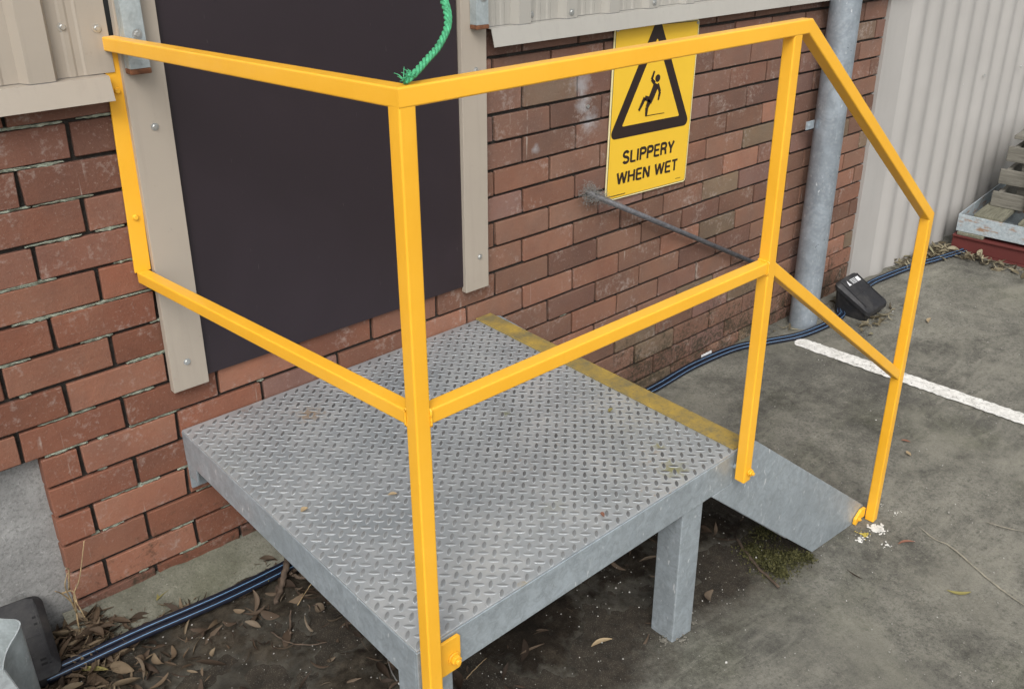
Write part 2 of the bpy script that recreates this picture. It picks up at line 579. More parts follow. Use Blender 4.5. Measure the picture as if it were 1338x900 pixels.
def mat_wood(name, a, b, axis=1):
    m = M(name)
    P = m.tc("Object")
    sc = [14, 14, 14]; sc[axis] = 1.2
    f = m.noise(m.mapping(P, tuple(sc)), 6, 7, .7, .6)
    c = m.ramp(f, [(.3, a), (.7, b)])
    c = m.mix(m.ramp(m.noise(P, 30, 6, .8), [(.6, 0.0), (.75, .6)]), c, tuple(x * .35 for x in a))
    m.set(color=c, rough=.9)
    m.bump(f, .5, .004)
    return m.m


def mat_leaf(name, stops):
    m = M(name)
    g = m.n("NewGeometry")
    f = m.math('ADD', m.math('MULTIPLY', g.outputs["Random Per Island"], .8), m.math('MULTIPLY', m.noise(g.outputs["Position"], 90, 4, .7), .2))
    m.set(color=m.ramp(f, stops), rough=.75, spec=.3)
    m.bump(m.noise(g.outputs["Position"], 160, 4, .7), .3, .001)
    return m.m


def mat_hose():
    m = M("black_hose_blue_stripes")
    sx = m.n("SeparateXYZ"); m.link(m.tc("UV"), sx.inputs[0])
    w = m.math('ABSOLUTE', m.math('SUBTRACT', m.math('FRACT', m.math('MULTIPLY', sx.outputs[0], 4.0)), .5))
    s = m.ramp(w, [(.035, 1.0), (.055, 0.0)])
    c = m.mix(s, (.008, .010, .020), (.15, .30, .50))
    d = m.ramp(m.noise(m.pos(), 60, 6, .8), [(.55, 0.0), (.75, .35)])
    m.set(color=m.mix(d, c, (.10, .09, .075)), rough=.40)
    return m.m


def mat_black_plastic():
    m = M("black_moulded_plastic")
    P = m.pos()
    c = m.mix(m.ramp(m.noise(P, 12, 7, .75), [(.45, 0.0), (.72, .8)]), (.013, .013, .015), (.055, .052, .048))
    c = m.mix(m.ramp(m.noise(P, 150, 4, .8), [(.6, 0.0), (.75, .4)]), c, (.12, .11, .10))
    m.set(color=c, rough=m.ramp(m.noise(P, 30, 4), [(.3, .42), (.7, .7)]))
    m.bump(m.noise(P, 220, 3, .6), .2, .001)
    return m.m


def mat_line():
    m = M("worn_white_road_paint")
    P = m.pos()
    c = m.ramp(m.noise(P, 30, 6, .7), [(.3, (.50, .49, .45)), (.6, (.76, .75, .71))])
    c = m.mix(m.ramp(m.noise(P, 75, 7, .85), [(.56, 0.0), (.60, .9)]), c, (.12, .115, .10))
    m.set(color=c, rough=.85)
    m.bump(m.noise(P, 120, 4, .8), .5, .002)
    return m.m


def mat_lozenge():
    m = M("polished_checker_lozenge")
    P = m.pos()
    c = m.ramp(m.noise(P, 9, 5, .6), [(.35, (.10, .103, .105)), (.65, (.19, .194, .196))])  # dark crowns: reflection of the dark wall painted into the colour
    c = m.mix(m.ramp(m.noise(P, 90, 5, .8), [(.58, 0.0), (.72, .5)]), c, (.48, .48, .46))
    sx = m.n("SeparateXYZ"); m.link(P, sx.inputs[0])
    sky_sheen = m.math('ADD', m.math('MULTIPLY', sx.outputs[0], -.75), m.math('ADD', m.math('MULTIPLY', sx.outputs[1], -.42), m.math('MULTIPLY', m.noise(P, 5, 5, .6), .5)))
    c = m.mix(m.ramp(sky_sheen, [(.72, 0.0), (1.0, .55)]), c, (.37, .39, .395))  # bright sky reflection painted in, paler towards the left and front
    m.set(color=c, rough=.42, metal=.35)
    return m.m


MAT = dict(
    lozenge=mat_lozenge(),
    rim=mat_galv("worn_zinc_rim", (.37, .395, .405), .2, .62, 30.0, stain=False),
    brick=mat_brick(), mortar=mat_mortar(), lump=mat_mortar_lump(),
    ground=mat_concrete("stained_concrete_yard", (.062, .060, .051), (.24, .232, .195), 2.6, moss=True, soil=True),
    plinth=mat_concrete("grey_rendered_concrete", (.20, .20, .195), (.36, .36, .35), 3.2, speck=False),
    footing=mat_concrete("green_grey_footing", (.10, .10, .075), (.24, .235, .19), 4.0, moss=True),
    soil=mat_soil(), yellow=mat_yellow(),
    galv=mat_galv("galvanised_steel", (.385, .435, .47), .45, .40, 34.0), pipe=mat_galv("galvanised_pipe", (.33, .375, .42), .45, .36, 12.0),
    galv_old=mat_galv("weathered_galvanised_steel", (.40, .45, .46), .4, .5, 20.0),
    deck=mat_deck(), nosing=mat_nosing(),
    trim=mat_paint("beige_trim_paint", (.375, .328, .272), .5, dirt=.35),
    clad=mat_paint("cream_cladding_paint", (.375, .330, .275), .45, dirt=.4),
    clad_r=mat_paint("pale_grey_cladding_paint", (.37, .355, .320), .45, dirt=.35),
    iron=mat_paint("off_white_corrugated_paint", (.40, .385, .365), .4, dirt=.25),
    door=mat_paint("dark_plum_door_paint", (.022, .0150, .0195), .45, streak=False, dirt=.25, spec=.5),
    black=simple("black_shadow_gap", (.008, .008, .008), .8),
    screw=simple("zinc_screw", (.55, .56, .55), .35, .8, .1, 60),
    rust=simple("rusty_steel", (.16, .065, .030), .9, .1, .4, 60, .5),
    sign_y=simple("sign_yellow_print", (.80, .50, .035), .4, 0, .03, 5, 0),
    sign_k=simple("sign_black_print", (.022, .012, .010), .45, 0, .1, 5, 0),
    sign_w=simple("sign_pale_edge", (.80, .72, .40), .4, 0, .05, 5, 0),
    rope=simple("green_rope_fibre", (.055, .32, .15), .75, 0, .35, 120, .4),
    hose=mat_hose(), plastic=mat_black_plastic(),
    print_w=simple("white_label_print", (.70, .71, .72), .6, 0, .1, 30, 0),
    rod=simple("dull_steel_rod", (.15, .15, .16), .5, .5, .35, 60, .2),
    web=simple("dusty_cobweb", (.20, .195, .18), 1.0, 0, .3, 90, 0),
    line=mat_line(),
    red=mat_paint("dull_red_oxide_paint", (.105, .022, .019), .7, streak=False, dirt=.5),
    wood=mat_wood("weathered_grey_timber", (.085, .080, .066), (.225, .212, .178), 1),
    woodx=mat_wood("weathered_mossy_timber", (.08, .078, .055), (.22, .212, .155), 0),
    blue=simple("faded_blue_plastic", (.05, .20, .32), .5, 0, .2, 20),
    litter=mat_leaf("dry_leaf_litter", [(0, (.022, .015, .010)), (.35, (.065, .043, .027)), (.65, (.125, .088, .055)), (.9, (.20, .155, .10)), (1, (.12, .12, .05))]),
    litter_g=mat_leaf("grey_leaf_litter", [(0, (.035, .028, .018)), (.3, (.085, .068, .042)), (.6, (.16, .135, .085)), (.85, (.25, .22, .15)), (1, (.12, .13, .05))]),
    litter_d=mat_leaf("damp_leaf_litter", [(0, (.018, .012, .008)), (.4, (.050, .033, .022)), (.8, (.11, .08, .055)), (1, (.17, .14, .10))]),
    leaf_tan=mat_leaf("tan_leaf", [(0, (.26, .19, .11)), (1, (.36, .28, .17))]),
    leaf_olive=mat_leaf("olive_leaf", [(0, (.16, .14, .045)), (1, (.25, .22, .08))]),
    leaf_red=mat_leaf("reddish_leaf", [(0, (.16, .07, .045)), (1, (.25, .12, .08))]),
    twig=simple("dry_twig_bark", (.085, .060, .042), .9, 0, .4, 60, .5),
    straw=simple("dry_straw_stalk", (.33, .24, .13), .85, 0, .3, 60, .2),
    moss=mat_leaf("clump_moss", [(0, (.016, .017, .006)), (.5, (.060, .060, .020)), (1, (.125, .115, .045))]),
    grit=mat_leaf("pale_grit", [(0, (.18, .17, .15)), (.7, (.40, .39, .36)), (1, (.62, .61, .58))]),
    spill=simple("dried_white_mortar", (.62, .61, .57), .9, 0, .25, 40, .6),
    spill_y=simple("yellow_overspray", (.42, .33, .06), .9, 0, .3, 40, .5),
    crust=simple("grey_mortar_crust", (.16, .15, .125), .95, 0, .3, 60, .6),
    crack=simple("pale_crack_filler", (.29, .265, .205), .95, 0, .3, 60, .6),
)


# ------------------------------------------------------------------ ground
def axis_vals(lo, hi, f0, f1, step, coarse):
    v = list(np.arange(f0, f1 + 1e-6, step))
    a, s = f0, step
    left = []
    while a > lo:
        s *= 1.5; a -= s; left.append(max(a, lo))
    a, s = f1, step
    right = []
    while a < hi:
        s *= 1.5; a += s; right.append(min(a, hi))
    return left[::-1] + v + right


def soil_d(x, y):
    """metres inside the edge of the earth under the platform"""
    front = float(np.interp(x, [-1.7, -1.0, -.6, -.35, 0, .3, .6, .78], [-.50, -.66, -.92, -1.00, -.90, -.93, -.95, -.80]))
    return min(y - front, (.72 - x) * .8, .30)


def set_attr(o, vals, name="dirt"):
    at = o.data.attributes.new(name, 'FLOAT', 'POINT')
    at.data.foreach_set("value", vals)


def make_ground():
    xs = axis_vals(-60, 60, -2.2, 4.4, .04, 4)
    ys = axis_vals(-60, 8, -2.4, .3, .04, 4)
    from mathutils import noise as mn
    mb = MB()
    vs, dirt = [], []
    for y in ys:
        for x in xs:
            near = 1.0 if -2.5 < x < 5 and -3 < y < 1 else 0.0
            vs.append((x, y, gz(x, y) + near * .004 * mn.noise(Vector((x * 2.1, y * 2.1, 0)))))
            d = soil_d(x, y) if -3 < x < 2 and -3 < y < 1 else -9
            dirt.append(max(0.0, min(1.0, (d + .26) / .28)))
    nx = len(xs)
    fs = [(j * nx + i, j * nx + i + 1, (j + 1) * nx + i + 1, (j + 1) * nx + i) for j in range(len(ys) - 1) for i in range(nx - 1)]
    mb.add(vs, fs)
    o = mb.build("ground", MAT["ground"], smooth=True)
    set_attr(o, dirt)
    return tag(o, kind="structure")


GROUND = make_ground()


def make_soil():
    """earth heaped under the platform; its ragged edge is where it dips below the concrete"""
    from mathutils import noise as mn
    n = lambda x, y, s, o=0: mn.noise(Vector((x * s, y * s, o)))
    xs = np.arange(-1.75, .78, .014)
    ys = np.arange(-1.25, -.0, .014)
    vs, dirt = [], []
    for y in ys:
        for x in xs:
            d = soil_d(x, y)
            h = .017 * (d / .15 if d < .15 else 1) + .012 * n(x, y, 5, 1) + .008 * n(x, y, 14, 2) + .005 * n(x, y, 40, 3) - .010
            if x < -.45: h -= .016 * max(0, min(1, (-.30 - y) / .06)) * max(0, n(x, y, 6, 7) + .35)
            vs.append((x, y, gz(x, y) + h))
            dirt.append(max(0.0, min(1.0, h / .010)))
    nx = len(xs)
    fs = [(j * nx + i, j * nx + i + 1, (j + 1) * nx + i + 1, (j + 1) * nx + i) for j in range(len(ys) - 1) for i in range(nx - 1)]
    o = MB().add(vs, fs).build("soil", MAT["soil"], smooth=True)
    set_attr(o, dirt)
    return tag(o, kind="structure")


SOIL = make_soil()

# painted bay line, crack filler and mortar spill lie on the concrete: parts of the ground
def ground_strip(name, pts, width, mat, jag=.15, dz=.005, step=.012):
    P = smooth_path([(p[0], p[1], 0) for p in pts], 10)
    L = [0]
    for a, b in zip(P, P[1:]): L.append(L[-1] + (b - a).length)
    mb, vs = MB(), []
    m = max(4, int(L[-1] / step))
    for i in range(m + 1):
        t = L[-1] * i / m
        k = max(j for j in range(len(L)) if L[j] <= t + 1e-9); k = min(k, len(P) - 2)
        u = (t - L[k]) / max(1e-9, L[k + 1] - L[k])
        p = P[k].lerp(P[k + 1], u)
        d = (P[k + 1] - P[k]).normalized()
        nrm = Vector((-d.y, d.x, 0))
        e = min(1, min(i, m - i) / 2 + .3)
        for s in (-1, 1):
            w = width / 2 * (1 + rnd.uniform(-jag, jag)) * e
            q = p + nrm * s * w
            vs.append((q.x, q.y, gz(q.x, q.y) + dz))
    mb.add(vs, [(2 * i, 2 * i + 1, 2 * i + 3, 2 * i + 2) for i in range(m)])
    return mb.build(name, MAT[mat], GROUND)


a, b = gpx(1040, 446), gpx(1338, 549)
ground_strip("painted_line", [a, a.lerp(b, .5), b, b + (b - a) * 1.2], .086, "line", .09, .005)
ground_strip("crack", [gpx(1200, 689), gpx(1222, 706), gpx(1243, 716), (gpx(1290, 757)), gpx(1338, 792), gpx(1390, 820)], .0055, "crack", .6, .005)
ground_strip("crack", [gpx(1288, 683), gpx(1315, 691), gpx(1345, 697)], .0045, "crack", .6, .005)


def blob(name, c, rx, ry, mat, dz, n=40, rough=.35, rot=0.0):
    vs = [(c[0], c[1], gz(c[0]) + dz)]
    ph = [rnd.uniform(0, 6.28) for _ in range(6)]
    for i in range(n):
        t = 2 * math.pi * i / n
        k = 1 + rough * sum(math.sin((j + 2) * t + ph[j]) / (j + 1.5) for j in range(6)) + rnd.uniform(-.12, .12)
        x, y = rx * k * math.cos(t), ry * k * math.sin(t)
        X, Y = c[0] + x * math.cos(rot) - y * math.sin(rot), c[1] + x * math.sin(rot) + y * math.cos(rot)
        vs.append((X, Y, gz(X) + dz * .6))
    return MB().add(vs, [(0, 1 + i, 1 + (i + 1) % n) for i in range(n)]).build(name, MAT[mat], GROUND, smooth=True)


def flakes(name, mat, spots):
    mb = MB()
    for (u, v, r, n, smax) in spots:
        c = gpx(u, v)
        for _ in range(n):
            a_, d = rnd.uniform(0, 6.28), abs(rnd.gauss(0, .5)) * r
            x, y = c.x + d * math.cos(a_), c.y + d * math.sin(a_) * .8
            sz = rnd.uniform(.25, 1) * smax * (1.2 - min(1, d / r) * .7)
            k = rnd.randint(6, 9)
            P = [(x + sz * rnd.uniform(.5, 1.2) * math.cos(6.28 * i / k), y + sz * rnd.uniform(.4, .9) * math.sin(6.28 * i / k)) for i in range(k)]
            z = .0055 + rnd.uniform(0, .0015)
            mb.add([(x, y, gz(x) + z + .001)] + [(p[0], p[1], gz(p[0]) + z - .0015) for p in P], [(0, 1 + i, 1 + (i + 1) % k) for i in range(k)])
    tag(mb.build(name, MAT[mat], GROUND, smooth=True), kind="stuff")


flakes("mortar_spill", "spill", [(1146, 692, .045, 70, .011), (1124, 706, .045, 34, .007), (1157, 713, .028, 14, .006), (1170, 672, .03, 12, .004), (1150, 660, .03, 8, .003)])
flakes("paint_overspray", "spill_y", [(1130, 700, .030, 30, .007)])
flakes("mortar_crust", "crust", [(868, 838, .030, 40, .006), (890, 838, .03, 30, .006), (906, 815, .02, 16, .005)])

# ------------------------------------------------------------------ brick wall
WALL = thing("brick_wall", "red brown brick wall with deep raked joints behind the steel platform", "wall")
BX, BZ = .12, .086


def brick_mesh(i):
    r = random.Random(50 + i)
    bm = bmesh.new()
    bmesh.ops.create_cube(bm, size=1)
    for v in bm.verts:
        v.co.x *= .230; v.co.y = v.co.y * .09 + .045; v.co.z *= .076
        v.co += Vector((r.uniform(-.0012, .0012), r.uniform(-.0012, .0012), r.uniform(-.0011, .0011)))
    bmesh.ops.bevel(bm, geom=[e for e in bm.edges if min(v.co.y for v in e.verts) < .03], offset=.0026, segments=2, affect='EDGES', profile=.55)
    for v in bm.verts:
        if v.co.y < .008: v.co += Vector((r.uniform(-.0010, .0010), r.uniform(-.0006, .0006), r.uniform(-.0010, .0010)))
    me = bpy.data.meshes.new("brick")
    bm.to_mesh(me); bm.free()
    flat_sides(me)
    me.materials.append(MAT["brick"])
    return me


BRICKS = [brick_mesh(i) for i in range(8)]


def brick_color(x, z):
    # left pier fired more orange, the long right run browner with pinkish and purple bricks
    k = max(0, min(1, (x + .55) / .9)) if z < .2 else max(0, min(1, (x + 1.0) / .9))
    o = Vector((.192, .086, .056)); p = Vector((.186, .108, .077))
    c = o.lerp(p, k)
    u = rnd.random()
    if u < .12: c = c.lerp(Vector((.150, .085, .066)), .65)
    elif u < .20: c = c.lerp(Vector((.200, .122, .104)), .7)
    elif u < .26 and k > .5: c = c.lerp(Vector((.155, .125, .085)), .75)
    elif u < .42: c = c.lerp(Vector((.285, .145, .098)), .6)
    if z > .1: c = c.lerp(Vector((.150, .092, .075)), .35)
    c = c * rnd.uniform(.80, 1.20)
    return (c.x, c.y, c.z, 1)


def lay(r, x0, x1):
    z = -r * BZ
    i = math.floor(x0 / BX) - 2
    if (i + r) % 2 == 0: i += 1
    while i * BX < x1:
        a, b = max(i * BX + .005, x0), min((i + 2) * BX - .005, x1)
        i += 2
        if b - a < .02: continue
        o = bpy.data.objects.new("brick", rnd.choice(BRICKS))
        COL.objects.link(o)
        o.parent = WALL
        o.location = ((a + b) / 2, rnd.uniform(-.0015, .0015), z + rnd.uniform(-.001, .001))
        o.scale = ((b - a) / .230, 1, 1)
        o.rotation_euler = (rnd.uniform(-.006, .006), rnd.uniform(-.003, .003), rnd.uniform(-.004, .004))
        o.color = brick_color(o.location.x, z)


XR = 2.595
for r in range(-6, 12):
    if r <= 2:
        lay(r, -1.75, -.79); lay(r, .135, XR)
    elif r == 3:
        lay(r, -1.75, XR)
    elif r <= 9:
        lay(r, -1.165, XR)
    else:
        lay(r, -.15, XR)

mb = MB()
mb.add([(-1.76, .011, -.30), (-1.155, .011, -.30), (-1.155, .011, -1.05), (XR - .012, .011, -1.05), (XR - .012, .011, .575), (-1.76, .011, .575)], [(0, 5, 4, 3, 2, 1)])
mb.build("mortar", MAT["mortar"], WALL)
# reveal at the left end of the pier and the far end of the wall
mb = MB(); mb.box(-1.150, -1.05, .012, .10, -1.0, -.30); mb.build("mortar", MAT["mortar"], WALL)
# rendered concrete set back under the left bricks, and the rough footing below the pier
mb = MB(); mb.box(-3.2, -1.153, .036, .30, -1.0, -.297); mb.build("concrete_base", MAT["plinth"], WALL)


def lumps():
    mb = MB()
    def lump(x, z, w, h):
        n = max(3, int(w / .008))
        top, bot = [], []
        for i in range(n + 1):
            t = i / n
            e = .35 + .65 * math.sin(math.pi * min(max(t, .04), .96))
            X = x - w / 2 + w * t
            top.append((X, -.001 + rnd.uniform(-.002, .003), z + h / 2 * e * rnd.uniform(.6, 1.15)))
            bot.append((X, .002 + rnd.uniform(-.002, .003), z - h / 2 * e * rnd.uniform(.5, 1.1)))
        back = [(p[0], .014, p[2]) for p in top]
        bb = [(p[0], .014, p[2]) for p in bot]
        m = n + 1
        mb.add(top + bot + back + bb,
               [(i, i + m, i + m + 1, i + 1) for i in range(n)] + [(i, i + 1, 2 * m + i + 1, 2 * m + i) for i in range(n)] + [(m + i, 3 * m + i, 3 * m + i + 1, m + i + 1) for i in range(n)])
    for r in range(-6, 9):
        z = -(r + .5) * BZ
        for _ in range(5 if r < 4 else 3):
            x = rnd.uniform(-1.25, -.80) if r < 4 else rnd.uniform(-1.1, -.6)
            lump(x, z + rnd.uniform(-.001, .0015), rnd.uniform(.018, .12), rnd.uniform(.0045, .0095))
    for _ in range(26):
        r = rnd.randint(3, 9)
        lump(rnd.uniform(-.8, .6), -(r + .5) * BZ, rnd.uniform(.02, .06), .006)
    o = mb.build("mortar_smear", MAT["lump"], WALL)
    tag(o, kind="stuff")


lumps()


def footing():
    from mathutils import noise as mn
    xs = np.arange(-1.20, -.30, .02); ys = np.linspace(0.012, -.13, 10)
    vs = []
    for j, y in enumerate(ys):
        for x in xs:
            t = j / 9
            top = np.interp(x, [-1.2, -.3], [-.752, -.775])
            z = top - .050 * t ** 1.3 + .008 * mn.noise(Vector((x * 9, y * 9, 0))) + .004 * mn.noise(Vector((x * 30, y * 30, 4))) - (.06 if j == 9 else 0)
            vs.append((x, y, z))
    nx = len(xs)
    MB().add(vs, [(j * nx + i, (j + 1) * nx + i, (j + 1) * nx + i + 1, j * nx + i + 1) for j in range(9) for i in range(nx - 1)]).build("footing", MAT["footing"], WALL, smooth=True)


footing()
# small fixings left in the brickwork
mb = MB(); mb.cyl((.648, -.001, .268), (.648, -.006, .268), .006, n=10); mb.build("screw", MAT["screw"], WALL)
mb = MB(); q = px(922, 466, 1, 0); mb.box(q.x - .035, q.x + .035, -.004, -.001, q.z - .020, q.z + .020); mb.build("meter_tag", MAT["print_w"], WALL)


# ------------------------------------------------------------------ door with its cover trims
def screw(parent, x, y, z, r=.0075, mat="screw"):
    mb = MB()
    mb.cyl((0, 0, 0), (0, -.0012, 0), r * 1.35, n=14)
    mb.cyl((0, -.0012, 0), (0, -.0055, 0), r * .85, r * .7, n=6)
    o = mb.build("screw", MAT[mat], parent)
    o.location = (x, y, z)
    o.rotation_euler = (0, rnd.uniform(0, 1), 0)
    return o


DOOR = thing("door", "dark plum door panel between beige cover trims above the platform", "door", (0, 0, 0))
mb = MB(); mb.box(-.757, .100, -.012, .03, -.222, 2.30); mb.build("panel", MAT["door"], DOOR, bevel=.0015)
mb = MB(); mb.box(-.80, .14, .004, .02, -.218, 2.28); mb.build("shadow_gap", MAT["black"], DOOR)


def trim(x0, x1, z0, lean, screws):
    mb = MB()
    y0, y1 = -.026, -.0035
    def X(x, z): return x + lean * (z - z0)
    vs = [(X(x, z), y, z) for z in (z0, 2.35) for x, y in ((x0, y1), (x0, y0), (x1, y0), (x1, y0 + .012))]
    mb.add(vs, [(0, 1, 5, 4), (1, 2, 6, 5), (2, 3, 7, 6), (3, 0, 4, 7), (0, 3, 2, 1), (4, 5, 6, 7)])
    t = mb.build("cover_trim", MAT["trim"], DOOR, bevel=.0015)
    for x, z in screws: screw(t, x, y0 - .0002, z, .0065)
    return t


trim(-.8435, -.7515, -.236, .012, [(-.800, -.160), (-.785, .437), (-.772, 1.1)])
trim(.0975, .190, -.240, .008, [(.155, -.130), (.155, .45), (.16, 1.1)])


# ------------------------------------------------------------------ profiled cladding above the bricks
def cladding(name, label, x0, x1, ribs, mat, end_left, screws):
    t = thing(name, label, "cladding")
    zb, zt, y0, h = .565, 2.6, -.010, .026
    prof = [(x0, y0)]
    for a, b in sorted(ribs):
        if a < x0 + .01 or b > x1 - .01: continue
        s = .012
        prof += [(a - s, y0), (a, y0 - h), (b, y0 - h), (b + s, y0)]
    prof.append((x1, y0))
    # small stiffening swages in the pans
    pts = []
    for (xa, ya), (xb, yb) in zip(prof, prof[1:]):
        pts.append((xa, ya))
        if ya == y0 == yb and xb - xa > .09:
            for k in (1, 2):
                c = xa + (xb - xa) * k / 3
                pts += [(c - .010, y0), (c - .005, y0 - .0022), (c + .005, y0 - .0022), (c + .010, y0)]
    pts.append(prof[-1])
    n = len(pts)
    vs = [(x, y, z) for z in (zb, zt) for x, y in pts] + [(x, y + .0012, z) for z in (zb, zt) for x, y in pts]
    fs = [(i, i + 1, n + i + 1, n + i) for i in range(n - 1)] + [(2 * n + i + 1, 2 * n + i, 3 * n + i, 3 * n + i + 1) for i in range(n - 1)]
    fs += [(i + 1, i, 2 * n + i, 2 * n + i + 1) for i in range(n - 1)]
    MB().add(vs, fs).build("sheet", MAT[mat], t)
    # drip flashing: shelf, sloping face, turned lip
    sec = [(.008, .5635), (-.0385, .5630), (-.052, .512), (-.0505, .5112), (-.0365, .5610), (.008, .5615)]
    mb = MB(); mb.prism([(p[0], p[1]) for p in sec], 0, x0 - (0 if end_left else 0), x1)
    mb.build("drip_flashing", MAT[mat], t)
    for x, y, z in screws: screw(t, x, y, z, .0075)
    return t


ribsL = [(-1.026 - .19 * k, -.975 - .19 * k) for k in range(0, 5)]
cladding("metal_cladding", "cream ribbed metal cladding beside the galvanised track, left of the door", -1.9, -.868, ribsL, "clad", False,
         [(-.935, -.0105, .668), (-.93, -.0105, 1.2)])
mb = MB(); mb.box(-.902, -.846, -.0135, -.0112, .5655, 2.6)
o = mb.build("edge_cover", MAT["clad"], bpy.data.objects["metal_cladding"])
screw(bpy.data.objects["metal_cladding"], -.868, -.0137, .660, .007)
ribsR = [(.315 + .1935 * k, .362 + .1935 * k) for k in range(0, 14)]
cladding("metal_cladding", "pale grey ribbed metal cladding above the slippery warning sign", .205, 3.0, ribsR, "clad_r", True,
         [(.385, -.0105, .585), (.530, -.0365, .583), (.92, -.0365, .583), (1.31, -.0365, .583)])


# ------------------------------------------------------------------ galvanised door tracks
def track(label, x, z0):
    t = thing("door_track", label, "track", (x, 0, 0), "galvanised channels at the door top")
    w, d = .044, .030
    out = [(-w / 2, -.027), (-w / 2, -.027 - d), (w / 2, -.027 - d), (w / 2, -.027), (w / 2 - .0025, -.027), (w / 2 - .0025, -.027 - d + .0025), (-w / 2 + .0025, -.027 - d + .0025), (-w / 2 + .0025, -.027)]
    MB().prism(out, 2, z0 + .012, 2.4).build("channel", MAT["galv_old"], t, bevel=.0008, seg=1)
    mb = MB(); mb.box(-w / 2 - .001, w / 2 + .001, -.0275 - d - .001, -.027, z0, z0 + .0115); mb.build("rusty_end", MAT["rust"], t, bevel=.002)
    screw(t, .004, -.0275 - d, z0 + .085, .008)


track("galvanised door track channel with rusty end beside the cream cladding", -.806, .562)
track("galvanised door track channel with rusty end beside the pale grey cladding", .158, .568)


# ------------------------------------------------------------------ corrugated wall on the right
def corrugated():
    t = thing("corrugated_wall", "off white corrugated metal wall beyond the galvanised downpipe", "wall")
    x0, x1, zb, zt = 2.80, 9.0, -1.02, 2.9
    pitch = .178
    pts = [(2.795, -.012)]
    x = x0
    while x < x1:
        # one rounded rib and its pan
        for k in range(10):
            t_ = k / 10
            w_ = .5 - .5 * math.cos(2 * math.pi * t_)
            pts.append((x + t_ * pitch, -.013 - .020 * w_ ** .8))
        x += pitch
    n = len(pts)
    vs = [(p[0], p[1], z) for z in (zb, zt) for p in pts] + [(p[0], p[1] + .0015, z) for z in (zb, zt) for p in pts]
    fs = [(i, i + 1, n + i + 1, n + i) for i in range(n - 1)] + [(2 * n + i + 1, 2 * n + i, 3 * n + i, 3 * n + i + 1) for i in range(n - 1)]
    MB().add(vs, fs).build("sheet", MAT["iron"], t, smooth=True)
    mb = MB(); mb.box(2.598, 2.812, -.0145, -.0128, -1.0, 2.9); mb.box(2.598, 2.600, -.0128, .06, -1.0, 2.9)
    mb.build("corner_flashing", MAT["iron"], t)
    for u, v, d in ((1245, 109, -.012), (1258, 110, -.012), (1286, 99, -.038), (1323, 87, -.012), (1334, 87, -.038)):
        p = px(u, v, 1, d); screw(t, p.x, p.y - .0005, p.z, .006)
    mb = MB(); mb.box(2.62, 9.0, .01, .09, -1.0, 2.9); mb.build("wall_core", MAT["mortar"], t)


corrugated()


# ------------------------------------------------------------------ downpipe
def downpipe():
    t = thing("downpipe", "galvanised steel downpipe standing at the end of the brick wall", "pipe", (2.055, -.095, gz(2.05)))
    mb = MB(); mb.cyl((0, 0, -.03), (0, 0, 3.4), .064, n=40)
    mb.build("pipe", MAT["pipe"], t, smooth=False, bevel=.002)
    h = .37 - gz(2.05) - .16 + .0
    z = px(1063, 162, 1, -.05).z - gz(2.05)
    mb = MB(); mb.box(-.115, -.055, .040, .046, z - .018, z + .018); mb.cyl((-.095, .038, z), (-.095, .041, z), .007, n=10)
    mb.build("bracket_lug", MAT["galv"], t, bevel=.001)
    mb = MB()
    for s in range(20):
        a0, a1 = math.pi * s / 20 + math.pi, math.pi * (s + 1) / 20 + math.pi
        pass
    return t


downpipe()


